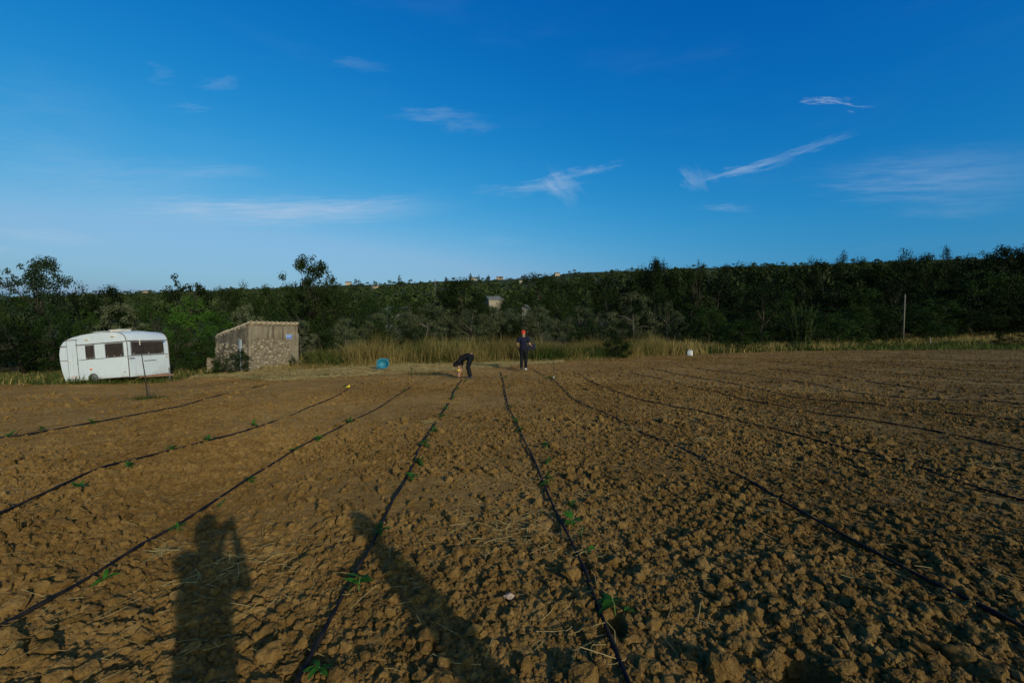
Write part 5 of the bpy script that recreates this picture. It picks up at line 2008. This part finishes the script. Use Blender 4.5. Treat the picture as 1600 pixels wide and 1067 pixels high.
def remeshed(name, bm, material, parent, voxel, smooth=4):
    bmesh.ops.recalc_face_normals(bm, faces=bm.faces[:])
    me = bpy.data.meshes.new(name)
    bm.to_mesh(me)
    bm.free()
    t = bpy.data.objects.new(name, me)
    col.objects.link(t)
    md = t.modifiers.new('r', 'REMESH')
    md.mode = 'VOXEL'
    md.voxel_size = voxel
    s = t.modifiers.new('s', 'SMOOTH')
    s.iterations = smooth
    s.factor = 0.5
    dg = bpy.context.evaluated_depsgraph_get()
    out = bpy.data.meshes.new_from_object(t.evaluated_get(dg))
    bpy.data.objects.remove(t)
    bpy.data.meshes.remove(me)
    for p in out.polygons:
        p.use_smooth = True
    out.name = name
    out.materials.clear()
    return link(name, out, material, parent)


def hand(bm, wrist, d, palm_n, curl=0.5, flip=1, s=1.0):
    """palm, four unequal bent fingers and a thumb; d: wrist to knuckles, palm_n: out of the palm"""
    w, d, nrm = Vector(wrist), Vector(d).normalized(), Vector(palm_n)
    nrm = (nrm - d * nrm.dot(d)).normalized()
    sd = d.cross(nrm).normalized() * flip
    kn = w + d * 0.085 * s
    solid(bm, [w, w + d * 0.045 * s, kn], [(0.026 * s, 0.018 * s), (0.038 * s, 0.017 * s), (0.040 * s, 0.014 * s)], tuple(sd))
    for k, ln in enumerate((0.072, 0.082, 0.077, 0.060)):
        b = kn + sd * (0.030 - 0.020 * k) * s - d * 0.008 * s
        p = [b - d * 0.02 * s, b]
        a = 0.25 * curl
        for seg in (0.45, 0.32, 0.23):
            v = d * math.cos(a) + nrm * math.sin(a) + sd * (0.10 - 0.07 * k)
            p.append(p[-1] + v.normalized() * ln * seg * s)
            a += 0.75 * curl
        solid(bm, p, [0.0085 * s, 0.0095 * s, 0.009 * s, 0.008 * s, 0.007 * s], n=6)
    b = w + d * 0.025 * s + sd * 0.024 * s
    solid(bm, [b, b + (d * 0.5 + sd * 0.8 + nrm * 0.3) * 0.032 * s, b + (d * 0.95 + sd * 0.85 + nrm * 0.55) * 0.056 * s], [0.013 * s, 0.011 * s, 0.008 * s], n=6)


def person(label, J, loc, rotz, scale=1.0, shirt=M_NAVY, trousers=M_BLACK, shoes=(M_SHOE, M_SHOE), hat=None, hair=True, sleeve=0.6, cap_dir=None, group=None):
    """J: joints in the person's own frame, x to the right, y forward, z up"""
    o = thing('person', label, 'person', loc, (0, 0, rotz), group)
    o.scale = (scale,) * 3
    j = {k: Vector(v) for k, v in J.items() if k != 'curl'}
    right = (j['sho_r'] - j['sho_l']).normalized()
    bm = bmesh.new()
    chest, pel, neck, head = j['chest'], j['pelvis'], j['neck'], j['head']
    waist = j['waist']
    solid(bm, [pel, waist, chest, chest.lerp(neck, 0.6)], [(0.155, 0.105), (0.135, 0.095), (0.165, 0.115), (0.11, 0.075)], tuple(right), 16)
    solid(bm, [chest.lerp(neck, 0.5), neck, neck.lerp(head, 0.75)], [0.062, 0.055, 0.052])
    hu = j['head_up'].normalized() if 'head_up' in j else (head - neck).normalized()
    hf = j['face'].normalized()
    hf = (hf - hu * hf.dot(hu)).normalized()
    hr = hf.cross(hu).normalized()
    # skull and jaw
    solid(bm, [head - hu * 0.045 - hf * 0.012, head + hu * 0.015, head + hu * 0.065], [(0.066, 0.082), (0.076, 0.095), (0.066, 0.082)], tuple(hr), 14)
    solid(bm, [head - hu * 0.095 + hf * 0.048, head - hu * 0.05 + hf * 0.038, head + hf * 0.035], [(0.036, 0.03), (0.052, 0.045), (0.062, 0.055)], tuple(hr), 12)
    solid(bm, [head + hf * 0.088 + hu * 0.012, head + hf * 0.105 - hu * 0.012, head + hf * 0.116 - hu * 0.032], [0.009, 0.012, 0.015], n=8)
    for sgn in (-1, 1):
        e = head + hr * sgn * 0.080 - hu * 0.005
        solid(bm, [e - hu * 0.028, e + hr * sgn * 0.008, e + hu * 0.028 - hf * 0.006], [(0.007, 0.012), (0.010, 0.018), (0.007, 0.014)], tuple(hr), 8)
    for s_, sgn in (('l', -1), ('r', 1)):
        sh, el, wr = j['sho_' + s_], j['elb_' + s_], j['wri_' + s_]
        solid(bm, [chest.lerp(neck, 0.45), sh], [0.062, 0.058])
        solid(bm, [sh, sh.lerp(el, 0.45), el], [0.054, 0.048, 0.040])
        solid(bm, [el, el.lerp(wr, 0.35), wr], [0.041, 0.040, 0.027])
        hd = j.get('hand_' + s_, (wr - el))
        hand(bm, wr, hd, j.get('palm_' + s_, -right * sgn), J.get('curl', 0.5), -sgn if hd.dot(Vector((0, 0, -1))) > -2 else sgn)
        hp, kn, an, to = j['hip_' + s_], j['knee_' + s_], j['ank_' + s_], j['toe_' + s_]
        solid(bm, [pel.lerp(hp, 0.6), hp], [0.10, 0.092])
        solid(bm, [hp, hp.lerp(kn, 0.4), kn], [0.088, 0.075, 0.055])
        solid(bm, [kn, kn.lerp(an, 0.35), an], [0.053, 0.053, 0.037])
        solid(bm, [an, an.lerp(to, 0.5) - Vector((0, 0, 0.02)), to], [0.037, (0.04, 0.028), (0.042, 0.02)], tuple(right))
    remeshed('body', bm, M_SKIN, o, 0.0095, 3)
    # clothes follow the body a little outside it
    g = 0.016
    bm = bmesh.new()
    solid(bm, [pel + (pel - waist) * 0.25, pel, waist, chest, chest.lerp(neck, 0.55)], [(0.172, 0.128), (0.17, 0.125), (0.155, 0.115), (0.182, 0.132), (0.125, 0.092)], tuple(right), 18)
    for s_ in 'lr':
        sh, el = j['sho_' + s_], j['elb_' + s_]
        solid(bm, [chest.lerp(neck, 0.42), sh], [0.082, 0.075])
        solid(bm, [sh, sh.lerp(el, sleeve * 0.6), sh.lerp(el, sleeve)], [0.072, 0.069, 0.068])
    remeshed('shirt', bm, shirt, o, 0.011, 4)
    bm = bmesh.new()
    solid(bm, [waist.lerp(pel, 0.55), pel], [(0.158, 0.116), (0.175, 0.13)], tuple(right), 16)
    for s_ in 'lr':
        hp, kn, an = j['hip_' + s_], j['knee_' + s_], j['ank_' + s_]
        solid(bm, [pel.lerp(hp, 0.6), hp], [0.12, 0.112])
        solid(bm, [hp, hp.lerp(kn, 0.45), kn], [0.108, 0.092, 0.075])
        solid(bm, [kn, kn.lerp(an, 0.4), an + (an - kn).normalized() * 0.0], [0.075, 0.074, 0.066])
    remeshed('trousers', bm, trousers, o, 0.011, 4)
    for s_, m_ in zip('lr', shoes):
        an, to = j['ank_' + s_], j['toe_' + s_]
        f = (to - an)
        f.z = 0
        f.normalize()
        hl = an - f * 0.05
        bm = bmesh.new()
        zt = to.z
        solid(bm, [Vector((hl.x, hl.y, an.z - 0.045)), Vector((an.x, an.y, an.z - 0.038)) + f * 0.04, to], [(0.042, 0.042), (0.047, 0.040), (0.046, 0.028)], tuple(right))
        solid(bm, [an + Vector((0, 0, 0.03)), Vector((hl.x, hl.y, an.z - 0.03)) + f * 0.02], [0.05, 0.048])
        remeshed('shoe', bm, m_, o, 0.011, 3)
    if hair:
        bm = bmesh.new()
        solid(bm, [head - hu * 0.035 - hf * 0.036, head + hu * 0.03 - hf * 0.016, head + hu * 0.078 - hf * 0.006], [(0.070, 0.074), (0.085, 0.094), (0.070, 0.080)], tuple(hr), 14)
        remeshed('hair', bm, M_HAIR, o, 0.01, 3)
    for sgn in (-1, 1):
        e = head + hr * sgn * 0.034 + hf * 0.086 + hu * 0.014
        bm = bmesh.new()
        bmesh.ops.create_icosphere(bm, subdivisions=2, radius=0.011, matrix=Matrix.Translation(e))
        bm_obj('eye', bm, M_EYE, o, True)
    mo = head + hf * 0.096 - hu * 0.062
    tube_obj('mouth', [mo - hr * 0.024 - hf * 0.006, mo, mo + hr * 0.024 - hf * 0.006], [0.004, 0.007, 0.004], M_LIP, o, 6)
    if hat is not None:
        bm = bmesh.new()
        solid(bm, [head + hu * 0.032 - hf * 0.004, head + hu * 0.075, head + hu * 0.10], [(0.104, 0.118), (0.104, 0.118), (0.08, 0.09)], tuple(hr), 16)
        c = remeshed('cap', bm, hat, o, 0.01, 3)
        bd = (cap_dir or hf).normalized()
        bs = bd.cross(hu).normalized()
        bm = bmesh.new()
        b0 = head + hu * 0.045 + bd * 0.085
        solid(bm, [b0, b0 + bd * 0.05 - hu * 0.006, b0 + bd * 0.085 - hu * 0.016], [(0.080, 0.008), (0.074, 0.008), (0.045, 0.007)], tuple(bs), 14)
        remeshed('brim', bm, hat, c, 0.006, 2)
    return o


def standing(lean=0.0):
    return dict(pelvis=(0, 0, .94), waist=(0, .01, 1.08), chest=(0, .0, 1.29), neck=(0, -.005, 1.46), head=(0, .025, 1.60), face=(0, 1, -.25),
                sho_l=(-.185, -.005, 1.40), sho_r=(.185, -.005, 1.40), hip_l=(-.09, 0, .89), hip_r=(.09, 0, .89),
                knee_l=(-.105, .03, .49), knee_r=(.10, .02, .49), ank_l=(-.11, -.02, .085), ank_r=(.10, -.02, .085), toe_l=(-.13, .15, .03), toe_r=(.12, .15, .03),
                elb_l=(-.25, -.03, 1.12), elb_r=(.25, -.03, 1.12), wri_l=(-.25, .08, .88), wri_r=(.25, .08, .88))


# the one in the red cap, seen from behind, walking away with a black tray
J = standing()
J.update(elb_l=(-.27, -.03, 1.13), wri_l=(-.25, .16, .97), hand_l=(.25, .7, -.1), elb_r=(.275, -.05, 1.13), wri_r=(.33, .18, 1.06), hand_r=(.15, .8, .1), palm_r=(-.3, 0, -1), palm_l=(.8, 0, -.4),
         face=(-.25, 1, -.55), head=(-.015, .045, 1.595), knee_l=(-.09, .05, .48), ank_l=(-.085, -.10, .10), toe_l=(-.10, .06, .03), ank_r=(.095, .05, .085), toe_r=(.11, .22, .03),
         hip_l=(-.085, 0, .89), hip_r=(.085, 0, .89), curl=0.7)
x, y = G(818, 579)
g = gz(x, y)
person('person in a red cap, navy T-shirt and black trousers walking away, seen from behind', J, (x, y, g + 0.025), R(-4), 0.985, shoes=(M_SHOE, M_SHOE_W), hat=M_RED, hair=False, cap_dir=Vector((-.25, 1, -.1)))
tr = thing('tray', 'black plastic tray held at the right side of the red capped person', 'tray', (x + 0.34, y + 0.32, g + 1.00), (R(12), R(-14), R(-12)))
M_TRAY = mat('black_tray', (0.012, 0.012, 0.016), (0.02, 0.02, 0.025), 8, 0.5, 0.4)
box_obj('base', (0, 0, -0.08), (0.30, 0.40, 0.02), M_TRAY, tr)
for c, s in (((-0.16, 0, -0.01), (0.02, 0.44, 0.16)), ((0.16, 0, -0.01), (0.02, 0.44, 0.16)), ((0, -0.21, -0.01), (0.30, 0.02, 0.16)), ((0, 0.21, -0.01), (0.30, 0.02, 0.16))):
    box_obj('wall', c, s, M_TRAY, tr)

# the one bending down to plant, facing left
J = dict(pelvis=(0, -.03, .82), waist=(0, .09, .85), chest=(0, .29, .765), neck=(0, .42, .645), head=(0, .53, .535), face=(0, .15, -1), head_up=(0, .85, -.5),
         sho_l=(-.18, .37, .69), sho_r=(.18, .37, .69), hip_l=(-.09, -.04, .80), hip_r=(.09, -.04, .80), knee_l=(-.10, .05, .43), knee_r=(.12, .09, .43),
         ank_l=(-.10, -.04, .085), ank_r=(.12, .0, .085), toe_l=(-.12, .13, .03), toe_r=(.14, .17, .03), elb_l=(-.20, .38, .43), elb_r=(.19, .36, .43),
         wri_l=(-.10, .42, .17), wri_r=(.06, .43, .16), hand_l=(.25, .15, -1), hand_r=(-.25, .15, -1), palm_l=(1, 0, .2), palm_r=(-1, 0, .2), curl=0.8)
x, y = G(734, 592)
g = gz(x, y)
bend = person('person in black bending down to plant a seedling, facing left', J, (x, y, g + 0.02), R(80), 0.93, shirt=M_BLACK, hair=True, shoes=(M_SHOE, M_SHOE))
el, wr = Vector(J['elb_l']), Vector(J['wri_l'])
tube_obj('wristband', [el.lerp(wr, 0.28), el.lerp(wr, 0.52)], [0.052, 0.048], M_YELLOW, bend, 12)
bm = bmesh.new()
solid(bm, [(-.03, -.06, .935), (.07, -.055, .935)], [(0.045, 0.03), (0.04, 0.03)], None, 8)
bm_obj('bare_back', bm, M_SKIN, bend, True)

# the photographer and a companion beside the camera: their shadows reach into the picture
J = standing()
J.update(elb_l=(-.17, .18, 1.22), wri_l=(-.05, .20, 1.49), hand_l=(.3, .2, .8), elb_r=(.20, .13, 1.28), wri_r=(.09, .19, 1.55), hand_r=(-.3, .3, .8), palm_l=(.5, -1, 0), palm_r=(-.5, -1, 0), curl=0.6)
person('person standing behind the viewpoint with both hands raised to a camera', J, (0.20, -0.36, gz(.2, -.36) - 0.03), R(-16), 0.99)
J = standing()
J.update(elb_l=(-.22, 0, 1.12), elb_r=(.22, 0, 1.12), wri_l=(-.22, .02, .88), wri_r=(.22, .02, .88))
person('person standing beside the photographer with arms hanging down', J, (1.40, -0.16, gz(1.40, -.16) - 0.03), R(-56), 0.96)

x, y = G(795, 934)
z = gz(x, y) + float(micro(np.array([x]), np.array([y]), np.array([0.012]))[0])
bm = bmesh.new()
bmesh.ops.create_icosphere(bm, subdivisions=2, radius=0.03, matrix=Matrix.Translation((x, y, z + 0.02)) @ Matrix.Diagonal((1.1, 0.6, 0.5, 1)))
rr = random.Random(5)
for v in bm.verts:
    v.co += Vector((rr.uniform(-.008, .008), rr.uniform(-.006, .006), rr.uniform(-.008, .008)))
tag(bm_obj('paper_scrap', bm, mat('crumpled_paper', (0.34, 0.25, 0.18), (0.26, 0.18, 0.13), 20, 0.9, 0.05)), 'crumpled pale scrap of paper on the soil between the two middle hoses', 'paper')

# a bird far off over the wood
x, y = pos(1468, 150)
b = thing('bird', 'tiny dark bird flying over the wood on the right', 'bird', (x, y, H + (HOR - 387) / F * 150))
tube_obj('body', [(-0.18, 0, 0), (0, 0, 0.01), (0.2, 0, -0.01)], [0.03, 0.07, 0.02], M_TRAY, b, 6)
for sgn in (-1, 1):
    bm = bmesh.new()
    vs_ = [bm.verts.new(p) for p in ((0.08, 0, 0.02), (-0.08, 0, 0.02), (-0.12, sgn * 0.45, 0.22), (0.02, sgn * 0.42, 0.24))]
    bm.faces.new(vs_)
    bmesh.ops.extrude_face_region(bm, geom=bm.faces[:])
    for v in bm.verts[4:]:
        v.co.z += 0.012
    bm_obj('wing', bm, M_TRAY, b)
